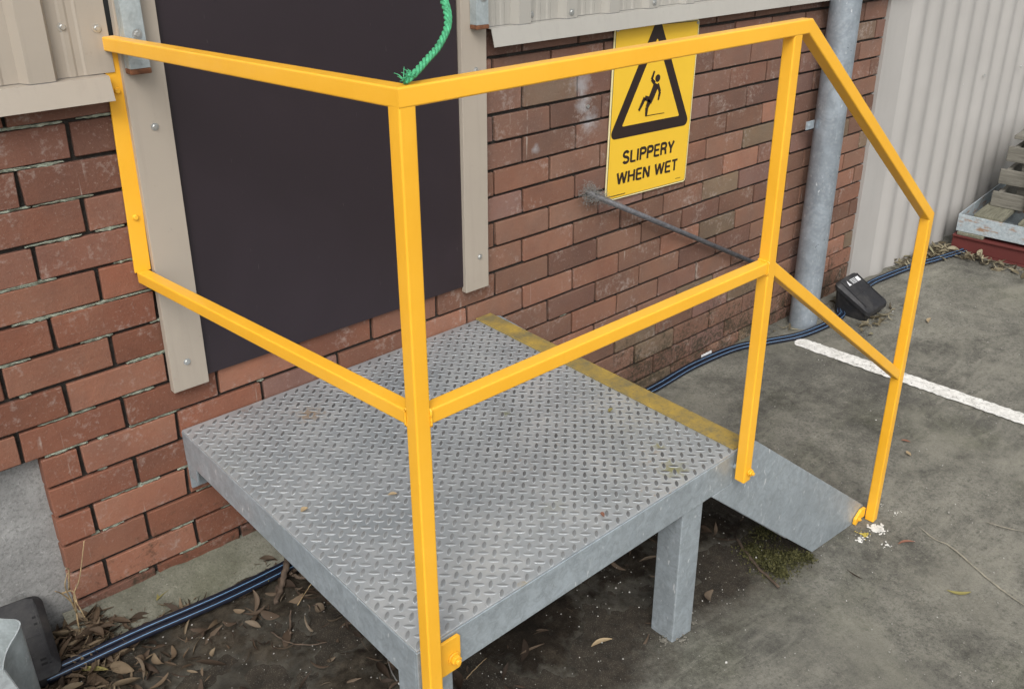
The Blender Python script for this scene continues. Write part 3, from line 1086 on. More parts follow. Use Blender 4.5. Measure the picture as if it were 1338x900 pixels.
# ------------------------------------------------------------------ warning sign
def sign():
    t = thing("warning_sign", "yellow SLIPPERY WHEN WET sign with black triangle on the brick wall", "sign", (.742, -.006, -.0845), rot=(0, math.radians(1.7), 0))
    W_, H_ = .446, .600
    def rr(x0, x1, z0, z1, r, n=5):
        out = []
        for cx, cz, a0 in ((x1 - r, z1 - r, 0), (x0 + r, z1 - r, 90), (x0 + r, z0 + r, 180), (x1 - r, z0 + r, 270)):
            for k in range(n + 1):
                a = math.radians(a0 + 90 * k / n); out.append((cx + r * math.cos(a), cz + r * math.sin(a)))
        return out
    def sheet(name, polys, y, mat, th=.0004):
        mb = MB()
        for p in polys: mb.prism(p, 1, y - th, y)
        return mb.build(name, MAT[mat], t)
    sheet("plate", [rr(0, W_, 0, H_, .012)], 0, "sign_w", .004)
    sheet("border", [rr(.0045, W_ - .0045, .0045, H_ - .0045, .010)], -.0042, "sign_k")
    sheet("yellow_face", [rr(.0065, W_ - .0065, .0065, H_ - .0065, .009)], -.0048, "sign_y")
    y1 = -.0054
    def rtri(A, B, C, r, n=6):
        out = []
        P = [Vector(p) for p in (A, B, C)]
        for i in range(3):
            p, a, b = P[i], (P[i - 1] - P[i]).normalized(), (P[(i + 1) % 3] - P[i]).normalized()
            half = math.acos(max(-1, min(1, a.dot(b)))) / 2
            c = p + (a + b).normalized() * (r / math.sin(half))
            t0 = p + a * (r / math.tan(half)); t1 = p + b * (r / math.tan(half))
            a0 = math.atan2((t0 - c).y, (t0 - c).x); a1 = math.atan2((t1 - c).y, (t1 - c).x)
            while a1 - a0 > math.pi: a1 -= 2 * math.pi
            while a1 - a0 < -math.pi: a1 += 2 * math.pi
            for k in range(n + 1):
                w = a0 + (a1 - a0) * k / n; out.append((c.x + r * math.cos(w), c.y + r * math.sin(w)))
        return out
    sheet("triangle", [rtri((-.004, .220), (.438, .220), (.217, .630), .020)], y1, "sign_k")
    sheet("triangle_field", [rtri((.062, .261), (.372, .261), (.217, .550), .003)], y1 - .0006, "sign_y")
    # slipping figure
    y2 = y1 - .0012
    def limb(p, w):
        p = [Vector(q) for q in p]
        polys = []
        for a, b, wa, wb in zip(p, p[1:], w, w[1:]):
            d = (b - a).normalized(); nn = Vector((-d.y, d.x))
            polys.append([tuple(a + nn * wa), tuple(a - nn * wa), tuple(b - nn * wb), tuple(b + nn * wb)][::-1])
        return polys
    mm = lambda *pts: [(x / 1000 + .007, z / 1000) for x, z in pts]
    fig = [[(.234 + .0135 * math.cos(2 * math.pi * k / 20), .411 + .0135 * math.sin(2 * math.pi * k / 20)) for k in range(20)]]
    sheet("figure", fig + limb(mm((223, 392), (208, 362), (190, 330)), [.015, .014, .013]) , y2, "sign_k")
    sheet("figure", limb(mm((212, 394), (194, 410), (206, 438)), [.007, .006, .004]) + limb(mm((228, 391), (244, 362), (238, 333)), [.007, .006, .004]), y2 - .0005, "sign_k")
    sheet("figure", limb(mm((197, 338), (164, 349), (136, 307)), [.010, .008, .005]) + limb(mm((192, 338), (178, 314), (177, 284)), [.011, .008, .005]) + limb(mm((172, 284), (277, 283)), [.0014, .0010]), y2 - .001, "sign_k")
    # lettering: bold condensed strokes
    def arc(cx, cz, rx, rz, a0, a1, n=9):
        return [(cx + rx * math.cos(math.radians(a0 + (a1 - a0) * k / n)), cz + rz * math.sin(math.radians(a0 + (a1 - a0) * k / n))) for k in range(n + 1)]
    T = .085
    bowl = [(T, .955)] + [(.42, .955)] + arc(.42, .735, .20, .22, 90, -90)[1:] + [(T, .515)]
    G = {'S': (.70, [arc(.35, .735, .255, .225, 20, 180)[:-1] + arc(.35, .735, .255, .215, 180, 262, 5) + [(.40, .505)] + arc(.35, .265, .265, .235, 78, 0, 5)[1:] + arc(.35, .265, .265, .225, 0, -162)[1:]]),
         'L': (.60, [[(T, 1), (T, 0)], [(T, .045), (.58, .045)]]), 'I': (.20, [[(T + .01, 1), (T + .01, 0)]]),
         'P': (.68, [[(T, 1), (T, 0)], bowl]), 'R': (.72, [[(T, 1), (T, 0)], bowl, [(.40, .53), (.56, .36), (.60, 0)]]),
         'E': (.62, [[(T, 1), (T, 0)], [(T, .955), (.60, .955)], [(T, .52), (.55, .52)], [(T, .045), (.60, .045)]]),
         'Y': (.72, [[(.06, 1), (.36, .42)], [(.66, 1), (.36, .42)], [(.36, .46), (.36, 0)]]),
         'W': (1.02, [[(.06, 1), (.27, 0)], [(.27, 0), (.51, .97)], [(.51, .97), (.75, 0)], [(.75, 0), (.96, 1)]]),
         'H': (.72, [[(T, 1), (T, 0)], [(.63, 1), (.63, 0)], [(T, .52), (.63, .52)]]),
         'N': (.72, [[(T, 1), (T, 0)], [(.63, 1), (.63, 0)], [(T + .02, .98), (.61, .02)]]),
         'T': (.64, [[(.32, 1), (.32, 0)], [(.02, .955), (.62, .955)]])}
    def ribbon(pts, hw):
        P = [Vector(p) for p in pts]
        L_, R_ = [], []
        for i, p in enumerate(P):
            d0 = (P[i] - P[i - 1]).normalized() if i else (P[1] - P[0]).normalized()
            d1 = (P[i + 1] - P[i]).normalized() if i + 1 < len(P) else d0
            tt = (d0 + d1).normalized(); nn = Vector((-tt.y, tt.x)); kk = hw / max(.5, tt.dot(d1))
            L_.append(p + nn * kk); R_.append(p - nn * kk)
        return L_, R_
    def text(s, x0, x1, z0, h):
        adv, glyphs = 0.0, []
        for ch in s:
            if ch == ' ': adv += .42; continue
            w, st = G[ch]; glyphs.append((adv, st)); adv += w + .10
        sx = (x1 - x0) / (adv - .10)
        lay_ = 0
        for off, st in glyphs:
            mb = MB()
            for k, pl in enumerate(st):
                # stroke half width measured on the finished letter
                pts = [(x0 + (off + p[0]) * sx, z0 + p[1] * h) for p in pl]
                horiz = abs(pts[-1][1] - pts[0][1]) < 1e-6 and len(pts) == 2
                L_, R_ = ribbon(pts, .0042 if horiz else .0052)
                y = -.0056 - .00012 * k
                m_ = len(pts)
                mb.add([(v.x, y, v.y) for v in L_] + [(v.x, y, v.y) for v in R_], [(i, i + 1, m_ + i + 1, m_ + i) for i in range(m_ - 1)])
            mb.build("letter", MAT["sign_k"], t)
    text("SLIPPERY", .077, .360, .126, .044)
    text("WHEN WET", .052, .388, .054, .042)
    mb = MB(); mb.box(.010, .015, -.0058, -.0050, .012, .018)
    x = .020
    for k in range(16):
        w = rnd.uniform(.002, .006); mb.box(x, x + w, -.0058, -.0050, .013, .0165); x += w + .0015
    for k in range(5): mb.box(.385 + .006 * k, .389 + .006 * k, -.0058, -.0050, .019, .0215)
    tag(mb.build("small_print", MAT["sign_k"], t), kind="stuff")
    for x, z in ((.012, .588), (.434, .588)): screw(t, x, -.0055, z, .004)


sign()


# ------------------------------------------------------------------ steel platform with its stair
XL, XRP, YF, ZP = -.836, .2145, -1.037, -.355


def platform():
    t = thing("steel_platform", "galvanised checker plate platform with short stair below the door", "platform", (0, 0, 0))
    mb = MB(); mb.box(XL + .001, XRP - .003, YF + .002, -.006, ZP - .006, ZP - .0012)
    deck = mb.build("deck_plate", MAT["deck"], t, bevel=.0012)
    # raised lozenges, two crossed sets on a 34.4 mm lattice
    mb = MB()
    a = .0344
    u = Vector((.707, -.707)); w = Vector((.707, .707))
    rim = MB()
    shape = ((-1, 0), (-.72, .62), (-.3, .97), (.3, .97), (.72, .62), (1, 0), (.72, -.62), (.3, -.97), (-.3, -.97), (-.72, -.62))
    def loz(cx, cy, d, n):
        c = Vector((cx, cy))
        def ring(L, W_, z): return [(*(c + d * (L * a_) + n * (W_ * b_)), ZP - .0013 + z) for a_, b_ in shape]
        r0, r1, r2 = ring(.0140, .0054, 0), ring(.0124, .0041, .0010), ring(.0102, .0027, .0018)
        k = len(shape)
        band = [((i + 1) % k, i, k + i, k + (i + 1) % k) for i in range(k)]
        rim.add(r0 + r1, band)
        mb.add(r1 + r2, band + [tuple(range(k, 2 * k))[::-1]])
    nx, ny = int((XRP - .066 - XL) / a) + 1, int(-YF / a) + 1
    for i in range(nx):
        for j in range(ny):
            x, y = XL + .012 + i * a, YF + .012 + j * a
            if x < XRP - .068 and y < -.012: loz(x, y, w, u)
            x, y = x + a / 2, y + a / 2
            if x < XRP - .075 and y < -.012: loz(x, y, u, w)
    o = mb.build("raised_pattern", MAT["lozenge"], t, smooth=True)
    tag(o, kind="stuff")
    tag(rim.build("raised_pattern_rim", MAT["rim"], t, smooth=True), kind="stuff")
    # frame: channels with face and lower lip
    zf, zb = ZP - .0062, -.452
    mb = MB(); mb.box(XL, .150, YF, YF + .008, zb, zf); mb.box(XL + .0085, .150, YF + .0082, YF + .05, zb, zb + .008); mb.build("front_beam", MAT["galv"], t, bevel=.0015)
    mb = MB(); mb.box(XL, XL + .008, YF + .0085, -.004, zb, zf); mb.box(XL + .0082, XL + .05, YF + .055, -.004, zb + .0005, zb + .0085); mb.build("side_beam", MAT["galv"], t, bevel=.0015)
    mb = MB(); mb.box(XRP - .012, XRP - .004, YF + .0105, -.004, zb, zf); mb.build("side_beam", MAT["galv"], t, bevel=.0015)
    mb = MB(); mb.box(XL + .009, XRP - .013, -.012, -.004, zb + .0007, zf); mb.build("rear_beam", MAT["galv"], t, bevel=.0015)
    for y in (-.35, -.70):
        mb = MB(); mb.box(XL + .009, XRP - .013, y, y + .006, zb + .02, zf); mb.build("joist", MAT["galv"], t)
    # yellow nosing angle on the stair edge
    mb = MB(); mb.box(XRP - .064, XRP, YF + .006, -.003, ZP - .0010, ZP + .0032); mb.box(XRP - .0030, XRP + .0002, YF + .006, -.003, ZP - .045, ZP - .0010)
    mb.build("nosing", MAT["nosing"], t, bevel=.001)
    # legs
    for lx, ly, base in ((XL + .0085, YF + .0095, 0), (-.035, YF + .0095, 0)):
        z0 = min(gz(lx), gz(lx + .09)) - .012
        mb = MB(); mb.box(lx, lx + .080, ly, ly + .075, z0, zb - .0005)
        mb.build("leg", MAT["galv"], t, bevel=.004)
    for lx in (XL + .002, .03):
        mb = MB(); mb.box(lx, lx + .045, -.010, -.002, zb - .085, zb - .0005); mb.box(lx, lx + .006, -.055, -.0105, zb - .045, zb - .0005); mb.build('wall_cleat', MAT['galv'], t, bevel=.001)
    # stair stringers
    for y0, y1 in ((YF - .0005, YF + .0078), (-.020, -.012)):
        poly = [(.1515, zf), (.222, zf), (.245, -.366), (.935, -.917), (.905, -.975), (.700, -.975), (.052 + .002, zb - .0005), (.1515, zb - .0005)]
        g = gz(.8)
        poly = [(.1515, zf), (.222, zf), (.245, -.368), (.937, -.918), (.912, -.99), (.690, -.99), (.0645, -.4525), (.1515, -.4525)]
        mb = MB(); mb.prism(poly, 1, y0, y1)
        mb.build("stringer", MAT["galv"], t, bevel=.001)
    for x0, x1, z in ((.235, .455, -.572), (.475, .690, -.780)):
        mb = MB(); mb.box(x0, x1, YF + .009, -.022, z - .030, z); mb.build("tread", MAT["deck"], t, bevel=.002)


platform()

# ------------------------------------------------------------------ yellow handrail
H2 = .015


def handrail():
    t = thing("handrail", "yellow painted square tube handrail bolted around the steel platform", "handrail")
    yc = -1.065
    zc = .695 - H2
    x1, x2, x3 = -.824, .150, .947
    corner = (x1, yc, zc)
    path = [(-.846, -.0065, .641 - H2), corner, (.192, yc, zc + .004), (x3, yc, .094), (x3, yc, gz(x3) + .006)]
    segs = sweep_square(path, H2, cut0=(0, 1, 0))
    seg_mesh(MB(), segs[:1], True, False).build("top_rail", MAT["yellow"], t, smooth="flat_sides")
    seg_mesh(MB(), segs[1:2], False, False).build("top_rail", MAT["yellow"], t, smooth="flat_sides")
    seg_mesh(MB(), segs[2:3], False, False).build("sloping_rail", MAT["yellow"], t, smooth="flat_sides")
    seg_mesh(MB(), segs[3:], False, True).build("post", MAT["yellow"], t, smooth="flat_sides")
    # posts
    s = sweep_square([(x1, yc, -.462), (x1, yc, zc - H2 + .006)], H2 - .0003, up=(0, 1, 0))
    seg_mesh(MB(), s).build("post", MAT["yellow"], t, smooth="flat_sides")
    s = sweep_square([(x2, yc, -.424), (x2, yc, zc - H2 + .008)], H2 - .0003, up=(0, 1, 0))
    seg_mesh(MB(), s).build("post", MAT["yellow"], t, smooth="flat_sides")
    # middle rails
    zm = .174 - H2
    s = sweep_square([(x1 + H2 - .0005, yc + .0008, zm), (x2 - H2 + .0005, yc + .0008, zm)], H2 - .0008)
    seg_mesh(MB(), s).build("middle_rail", MAT["yellow"], t, smooth="flat_sides")
    s = sweep_square([(-.862, -.0115, .101 - H2), (x1, yc + H2 - .0005, zm - .001)], H2 - .0008, cut0=(0, 1, 0), cut1=(0, 1, 0))
    seg_mesh(MB(), s).build("middle_rail", MAT["yellow"], t, smooth="flat_sides")
    s = sweep_square([(x2 + H2 - .0005, yc + .0008, .150), (x3 - H2 + .0005, yc + .0008, -.412)], H2 - .0008, cut0=(1, 0, 0), cut1=(1, 0, 0))
    seg_mesh(MB(), s).build("sloping_rail", MAT["yellow"], t, smooth="flat_sides")
    # weld beads where the rails meet the posts
    def weld(c, ax, h, sides):
        c = Vector(c)
        e1, e2 = [Vector(v) for v in (((0, 1, 0), (0, 0, 1)) if ax == 0 else ((1, 0, 0), (0, 0, 1)) if ax == 1 else ((1, 0, 0), (0, 1, 0)))]
        quad = [c + e1 * h * a_ + e2 * h * b_ for a_, b_ in ((-1, -1), (1, -1), (1, 1), (-1, 1))]
        for k in sides:
            a_, b_ = quad[k], quad[(k + 1) % 4]
            P = [a_.lerp(b_, i / 9) for i in range(10)]
            MB().tube([p + Vector((rnd.gauss(0, .0003), rnd.gauss(0, .0003), rnd.gauss(0, .0003))) for p in P], [.0024 * rnd.uniform(.75, 1.2) for _ in P], 8).build("weld_bead", MAT["yellow"], t, smooth=True)
    weld((x1 + H2, yc, zm), 0, H2, (0, 2, 3))
    weld((x2 - H2, yc, zm), 0, H2, (0, 2, 3))
    weld((x1, yc + H2, zm), 1, H2, (0, 2, 3))
    # flat bar on the wall
    mb = MB()
    vs = [(-.864, -.0105, .612), (-.826, -.0105, .612), (-.842, -.0105, .098), (-.880, -.0105, .098)]
    vs += [(x, -.0045, z) for x, y, z in vs]
    mb.add(vs, [(3, 2, 1, 0), (4, 5, 6, 7), (0, 1, 5, 4), (1, 2, 6, 5), (2, 3, 7, 6), (3, 0, 4, 7)])
    mb.build("wall_bar", MAT["yellow"], t, bevel=.0012)
    for x, z in ((-.848, .524), (-.857, .233)):
        mb = MB(); mb.cyl((x, -.0105, z), (x, -.0165, z), .0075, .0055, n=14); mb.build("bolt", MAT["yellow"], t, smooth=False, bevel=.001)
    # fixing plates and bolts
    mb = MB(); mb.prism([(x1 + H2 + .0004, -.366), (-.745, -.366), (-.741, -.370), (-.741, -.444), (-.745, -.448), (x1 + H2 + .0004, -.448)], 1, -1.0465, -1.0395)
    mb.build("fixing_plate", MAT["yellow"], t, bevel=.0015)
    def hexbolt(x, z, ya, yb, k=1.0):
        mb = MB()
        mb.cyl((x, ya, z), (x, ya - .0025, z), .014 * k, n=20)
        mb.cyl((x, ya - .0025, z), (x, ya - .011 * k, z), .0115 * k, n=6)
        mb.cyl((x, ya - .011 * k, z), (x, yb, z), .0062 * k, n=12)
        mb.build("bolt", MAT["yellow"], t, bevel=.0012)
    hexbolt(-.758, -.416, -1.0467, -1.0635)
    hexbolt(x2 + .006, -.399, -1.0802, -1.094, .75)
    mb = MB(); mb.cyl((x2 + .002, -1.0498, -.399), (x2 + .002, -1.0385, -.399), .008, n=16); mb.build("spacer", MAT["galv"], t)
    g = gz(x3)
    mb = MB(); mb.prism([(x3 - H2 - .0004, -.918), (x3 - H2 - .0004, g + .014), (.905, g + .018), (.880, g + .002), (.872, g + .010), (.874, -.938), (.905, -.915)], 1, -1.0495, -1.0395)
    mb.build("fixing_plate", MAT["yellow"], t, bevel=.0015)
    hexbolt(.893, -.944, -1.0497, -1.0585, .55)


handrail()


# ------------------------------------------------------------------ green rope
def rope():
    t = thing("rope", "green twisted rope hanging down onto the yellow handrail corner", "rope")
    pts = [px(528, 101, 1, -1.068), px(541, 97, 1, -1.066), px(556, 80, 1, -1.05), px(572, 62, 1, -1.03), px(583, 40, 1, -1.01), px(584, 20, 1, -.99), px(577, -4, 1, -.96), px(560, -40, 1, -.90)]
    pts[0].z = .6995; pts[1].z = max(pts[1].z, .702)
    pts += [Vector((-.62, -.70, 1.05)), Vector((-.50, -.42, 1.45)), Vector((-.42, -.16, 1.95)), Vector((-.40, -.03, 2.25))]
    def strands(path, R, r, turns_per_m, name):
        P = smooth_path(path, 26)
        L = [0]
        for a, b in zip(P, P[1:]): L.append(L[-1] + (b - a).length)
        for s in range(3):
            out = []
            up = Vector((.3, .2, .9))
            for i, p in enumerate(P):
                d = (P[min(i + 1, len(P) - 1)] - P[max(0, i - 1)]).normalized()
                a = d.cross(Vector((0, 1, 0))).normalized(); b = a.cross(d)
                w = 2 * math.pi * (L[i] * turns_per_m + s / 3)
                out.append(p + (a * math.cos(w) + b * math.sin(w)) * R)
            MB().tube(out, r, 7).build(name, MAT["rope"], t, smooth=True)
    strands(pts, .0028, .0028, 30, "strand")
    off = [p + Vector((.006, .004, .002)) for p in pts[3:]]
    strands(off, .0026, .0026, 30, "strand")
    mb = MB()
    for k in range(26):
        p = Vector(pts[0]).lerp(Vector(pts[1]), rnd.random() * .9)
        d = Vector((rnd.uniform(-1, .2), rnd.uniform(-.5, .5), rnd.uniform(0, .6))).normalized() * rnd.uniform(.006, .017)
        q = p + Vector((rnd.gauss(0, .002), rnd.gauss(0, .002), abs(rnd.gauss(0, .0015))))
        mb.tube([q, q + d * .5 + Vector((0, 0, rnd.uniform(0, .002))), q + d], [.0008, .0007, .0004], 4)
    tag(mb.build("frayed_end", MAT["rope"], t), kind="stuff")


rope()


# ------------------------------------------------------------------ rod with cobweb
def rod():
    t = thing("metal_rod", "dark steel rod with a cobwebbed tip below the warning sign", "rod")
    a, b = px(768, 252, 1, -.045), px(985, 343, 1, -.028)
    b2 = b + (b - a) * .06
    MB().tube([a, a.lerp(b2, .5), b2], [.0105, .0100, .0098], 14).build("rod", MAT["rod"], t, smooth=True)
    mb = MB(); mb.cyl((b2.x - .02, .005, b2.z + .012), (b2.x - .02, b2.y - .012, b2.z + .012), .007, n=10); mb.cyl((a.x + .06, .003, a.z - .055), (a.x + .06, -.012, a.z - .055), .007, n=10)
    mb.cyl((a.x + .055, .0, a.z - .025), (a.x + .055, a.y, a.z - .025), .006, n=10)
    tag(mb.build("wall_pin", MAT["rust"], t), kind="stuff")
    mb = MB()
    for k in range(1500):
        u = rnd.random() ** 1.8 * .34
        p = a.lerp(b, u * .45)
        R = .017 * max(.22, 1 - u * 3.0)
        q = p + Vector((rnd.gauss(0, R), rnd.gauss(0, R * .6), rnd.gauss(0, R)))
        d = Vector((rnd.gauss(0, 1), rnd.gauss(0, 1), rnd.gauss(0, 1))).normalized() * rnd.uniform(.005, .014)
        mb.tube([q, q + d * .5 + Vector((rnd.gauss(0, .002), 0, rnd.gauss(0, .002))), q + d], .0005, 3, cap=False)
    tag(mb.build("cobweb", MAT["web"], t), kind="stuff")


rod()


# ------------------------------------------------------------------ hoses along the foot of the wall
def hoses():
    A = [gpx(60, 884, .030), gpx(112, 860, .034), gpx(190, 824, .034), gpx(290, 781, .032), gpx(378, 738, .030)]
    x_ = [Vector((-.35, -.13, gz(-.35) + .03)), Vector((.1, -.09, gz(.1) + .03)), Vector((.6, -.06, gz(.6) + .022))]
    B = []
    for u, v in ((851, 509), (905, 478), (960, 455), (1005, 446), (1045, 438), (1080, 424), (1098, 412)):
        p = gpx(u, v, .012); B.append(p)
    C = [Vector((2.32, -.15, gz(2.3) + .02)), gpx(1133, 373, .012), gpx(1160, 360, .012), gpx(1195, 347, .012), gpx(1232, 336, .012), gpx(1262, 327, .012) + Vector((.15, -.02, 0))]
    path = smooth_path(A + x_ + B + C, 12)
    for s, lab in ((-1, "black hose with blue stripes lying along the brick wall, nearer the platform legs"), (1, "black hose with blue stripes lying along the brick wall, nearer the bricks")):
        pts = []
        for i, p in enumerate(path):
            d = (path[min(i + 1, len(path) - 1)] - path[max(i - 1, 0)]); d.z = 0; d.normalize()
            pts.append(p + Vector((-d.y, d.x, 0)) * s * .0101 + Vector((0, 0, .002 * s)))
        o = MB().tube(pts, .0098, 18, uv=True).build("water_hose", MAT["hose"], None, smooth=True)
        tag(o, lab, "hose", "hoses along the wall foot")


hoses()


# ------------------------------------------------------------------ bait stations
def bait_station(label, loc, rotz, text):
    t = thing("bait_station", label, "bait box", loc, "black bait boxes at the wall foot", (0, 0, rotz))
    # wedge: local y back +, front -, lid slopes down towards the front
    w, d, zb, zf = .098, .093, .150, .062
    def ring(sx, y0, y1, z0, z1):
        r = .022
        out = []
        for cx, cy, a0 in ((sx - r, y1 - r, 0), (-sx + r, y1 - r, 90), (-sx + r, y0 + r, 180), (sx - r, y0 + r, 270)):
            for k in range(5):
                a = math.radians(a0 + 22.5 * k)
                x, y = cx + r * math.cos(a), cy + r * math.sin(a)
                out.append((x, y, z0 + (z1 - z0) * (y - y0) / (y1 - y0)))
        return out
    def loft(name, rings, mat, parent):
        n = len(rings[0]); vs = [v for r_ in rings for v in r_]
        fs = [(j * n + i, j * n + (i + 1) % n, (j + 1) * n + (i + 1) % n, (j + 1) * n + i) for j in range(len(rings) - 1) for i in range(n)]
        fs += [tuple(range(n))[::-1], tuple(range((len(rings) - 1) * n, len(rings) * n))]
        return MB().add(vs, fs).build(name, MAT[mat], parent, bevel=.0008, seg=1)
    loft("base", [ring(w - .016, -d + .020, d - .004, -.012, -.012), ring(w - .004, -d + .006, d - .002, zf - .034, zb - .024)], "plastic", t)
    lid = loft("lid", [ring(w + .003, -d - .003, d + .003, zf - .0335, zb - .0235), ring(w + .003, -d - .003, d + .003, zf - .012, zb - .004),
                       ring(w - .006, -d + .006, d - .004, zf - .004, zb + .003), ring(w - .014, -d + .014, d - .012, zf + .003, zb + .008)], "plastic", t)
    sl = (zb - zf + .005) / (2 * d - .026)
    zt = lambda y: zf + .003 + (y + d - .014) * sl + .0008
    def patch(name, x0, x1, y0, y1, mat, lift=.0):
        MB().add([(x0, y0, zt(y0) + lift), (x1, y0, zt(y0) + lift), (x1, y1, zt(y1) + lift), (x0, y1, zt(y1) + lift)], [(0, 1, 2, 3)]).build(name, MAT[mat], lid)
    # groove across the lid
    MB().prism([(-.010, zt(-.010) - .0004), (-.006, zt(-.006) - .0004), (-.008, zt(-.008) + .0016)], 0, -w + .02, w - .02).build("rib", MAT["plastic"], lid)
    for x in (-w + .017, w - .021):
        MB().prism([(-d + .02, zt(-d + .02) - .0004), (d - .02, zt(d - .02) - .0004), (d - .02, zt(d - .02) + .002), (-d + .02, zt(-d + .02) + .002)], 0, x, x + .004).build("rib", MAT["plastic"], lid)
    if text:
        patch("label_print", .038, .066, .040, .062, "print_w")
        mb = MB()
        for r_ in range(4):
            y = .060 - r_ * .0065
            x = -.012
            while x < .028:
                q = rnd.uniform(.003, .008)
                mb.add([(x, y, zt(y)), (x + q, y, zt(y)), (x + q, y + .0032, zt(y + .0032)), (x, y + .0032, zt(y + .0032))], [(0, 1, 2, 3)])
                x += q + .002
        mb.add([(-.050, .040, zt(.040)), (-.026, .040, zt(.040)), (-.034, .050, zt(.050)), (-.036, .066, zt(.066)), (-.044, .054, zt(.054))], [(0, 1, 2, 3, 4)])
        mb.build("label_print", MAT["print_w"], lid)
    else:
        for x, y in ((w - .022, .03), (w - .022, .015), (w - .03, -d + .03), (w - .03, -d + .02)):
            MB().add([(x - .007, y, zt(y) + .0003), (x + .006, y, zt(y) + .0003), (x + .006, y + .005, zt(y + .005) + .0003), (x - .007, y + .005, zt(y + .005) + .0003)], [(0, 1, 2, 3)]).build("slot", MAT["black"], lid)
    return t


bait_station("black plastic bait box with white print on its lid beside the downpipe", (2.371, -.205, gz(2.37) + .004), .04, True)
bait_station("dusty black plastic bait box against the grey concrete base", (-1.345, -.062, gz(-1.33) - .012), -.12, False)


# ------------------------------------------------------------------ galvanised bent sheet at the lower left
def bent_sheet():
    o = gpx(0, 900)
    t = thing("sheet_metal_offcut", "bent galvanised sheet metal offcut in front of the dusty bait box", "sheet metal", (0, 0, 0))
    # a folded bracket: curved upright web and a lower flange towards the camera
    top = [px(-40, 806, 2, -.52), px(5, 809, 2, -.52), px(20, 810, 2, -.52), px(25, 815, 2, -.525), px(21, 826, 2, -.53), px(10, 845, 2, -.54), px(4, 862, 2, -.545), px(2, 880, 2, -.548)]
    P = smooth_path(top, 5)
    n = len(P)
    vs = [tuple(p) for p in P] + [(p.x + .004, p.y, gz(p.x) - .004) for p in P]
    back = []
    for i, p in enumerate(P):
        d = (P[min(i + 1, n - 1)] - P[max(i - 1, 0)]).normalized(); nn = Vector((-d.y, d.x, 0)).normalized() * .0028
        back.append(nn)
    vs += [(p.x + q.x, p.y + q.y, p.z) for p, q in zip(P, back)] + [(p.x + q.x + .004, p.y + q.y, gz(p.x) - .004) for p, q in zip(P, back)]
    fs = [(i, i + 1, n + i + 1, n + i) for i in range(n - 1)] + [(2 * n + i + 1, 2 * n + i, 3 * n + i, 3 * n + i + 1) for i in range(n - 1)] + [(i + 1, i, 2 * n + i, 2 * n + i + 1) for i in range(n - 1)]
    fs += [(0, n, 3 * n, 2 * n), (n - 1, 3 * n - 1, 4 * n - 1, 2 * n - 1)]
    MB().add(vs, fs).build("web", MAT["galv_old"], t, smooth=False)
    q = P[-1]
    a, b = px(-40, 870, 2, -.5485), px(3, 872, 2, -.5485)
    c, d_ = px(32, 912, 2, -.5485), px(-40, 930, 2, -.5485)
    MB().add([tuple(a), tuple(b), tuple(c), tuple(d_)] + [(v.x, v.y, v.z - .003) for v in (a, b, c, d_)], [(0, 3, 2, 1), (4, 5, 6, 7), (0, 1, 5, 4), (1, 2, 6, 5), (2, 3, 7, 6), (3, 0, 4, 7)]).build("flange", MAT["galv_old"], t)
    e = [(b.x, b.y), (c.x, c.y), (c.x + .003, c.y - .002), (b.x + .003, b.y + .002)]
    MB().prism(e, 2, gz(c.x) - .01, b.z - .0034).build("web", MAT["galv_old"], t)


bent_sheet()

p = gpx(63, 876)
mb = MB()
ring = [(p.x + .011 * math.cos(k / 24 * 2 * math.pi), p.y + .011 * math.sin(k / 24 * 2 * math.pi), gz(p.x) + .024 + .004 * math.cos(k / 24 * 2 * math.pi)) for k in range(25)]
mb.tube(ring, .0016, 8)
tag(mb.build("metal_ring", MAT["screw"], None, smooth=True), "small shiny metal ring lying among the dry leaves", "ring")


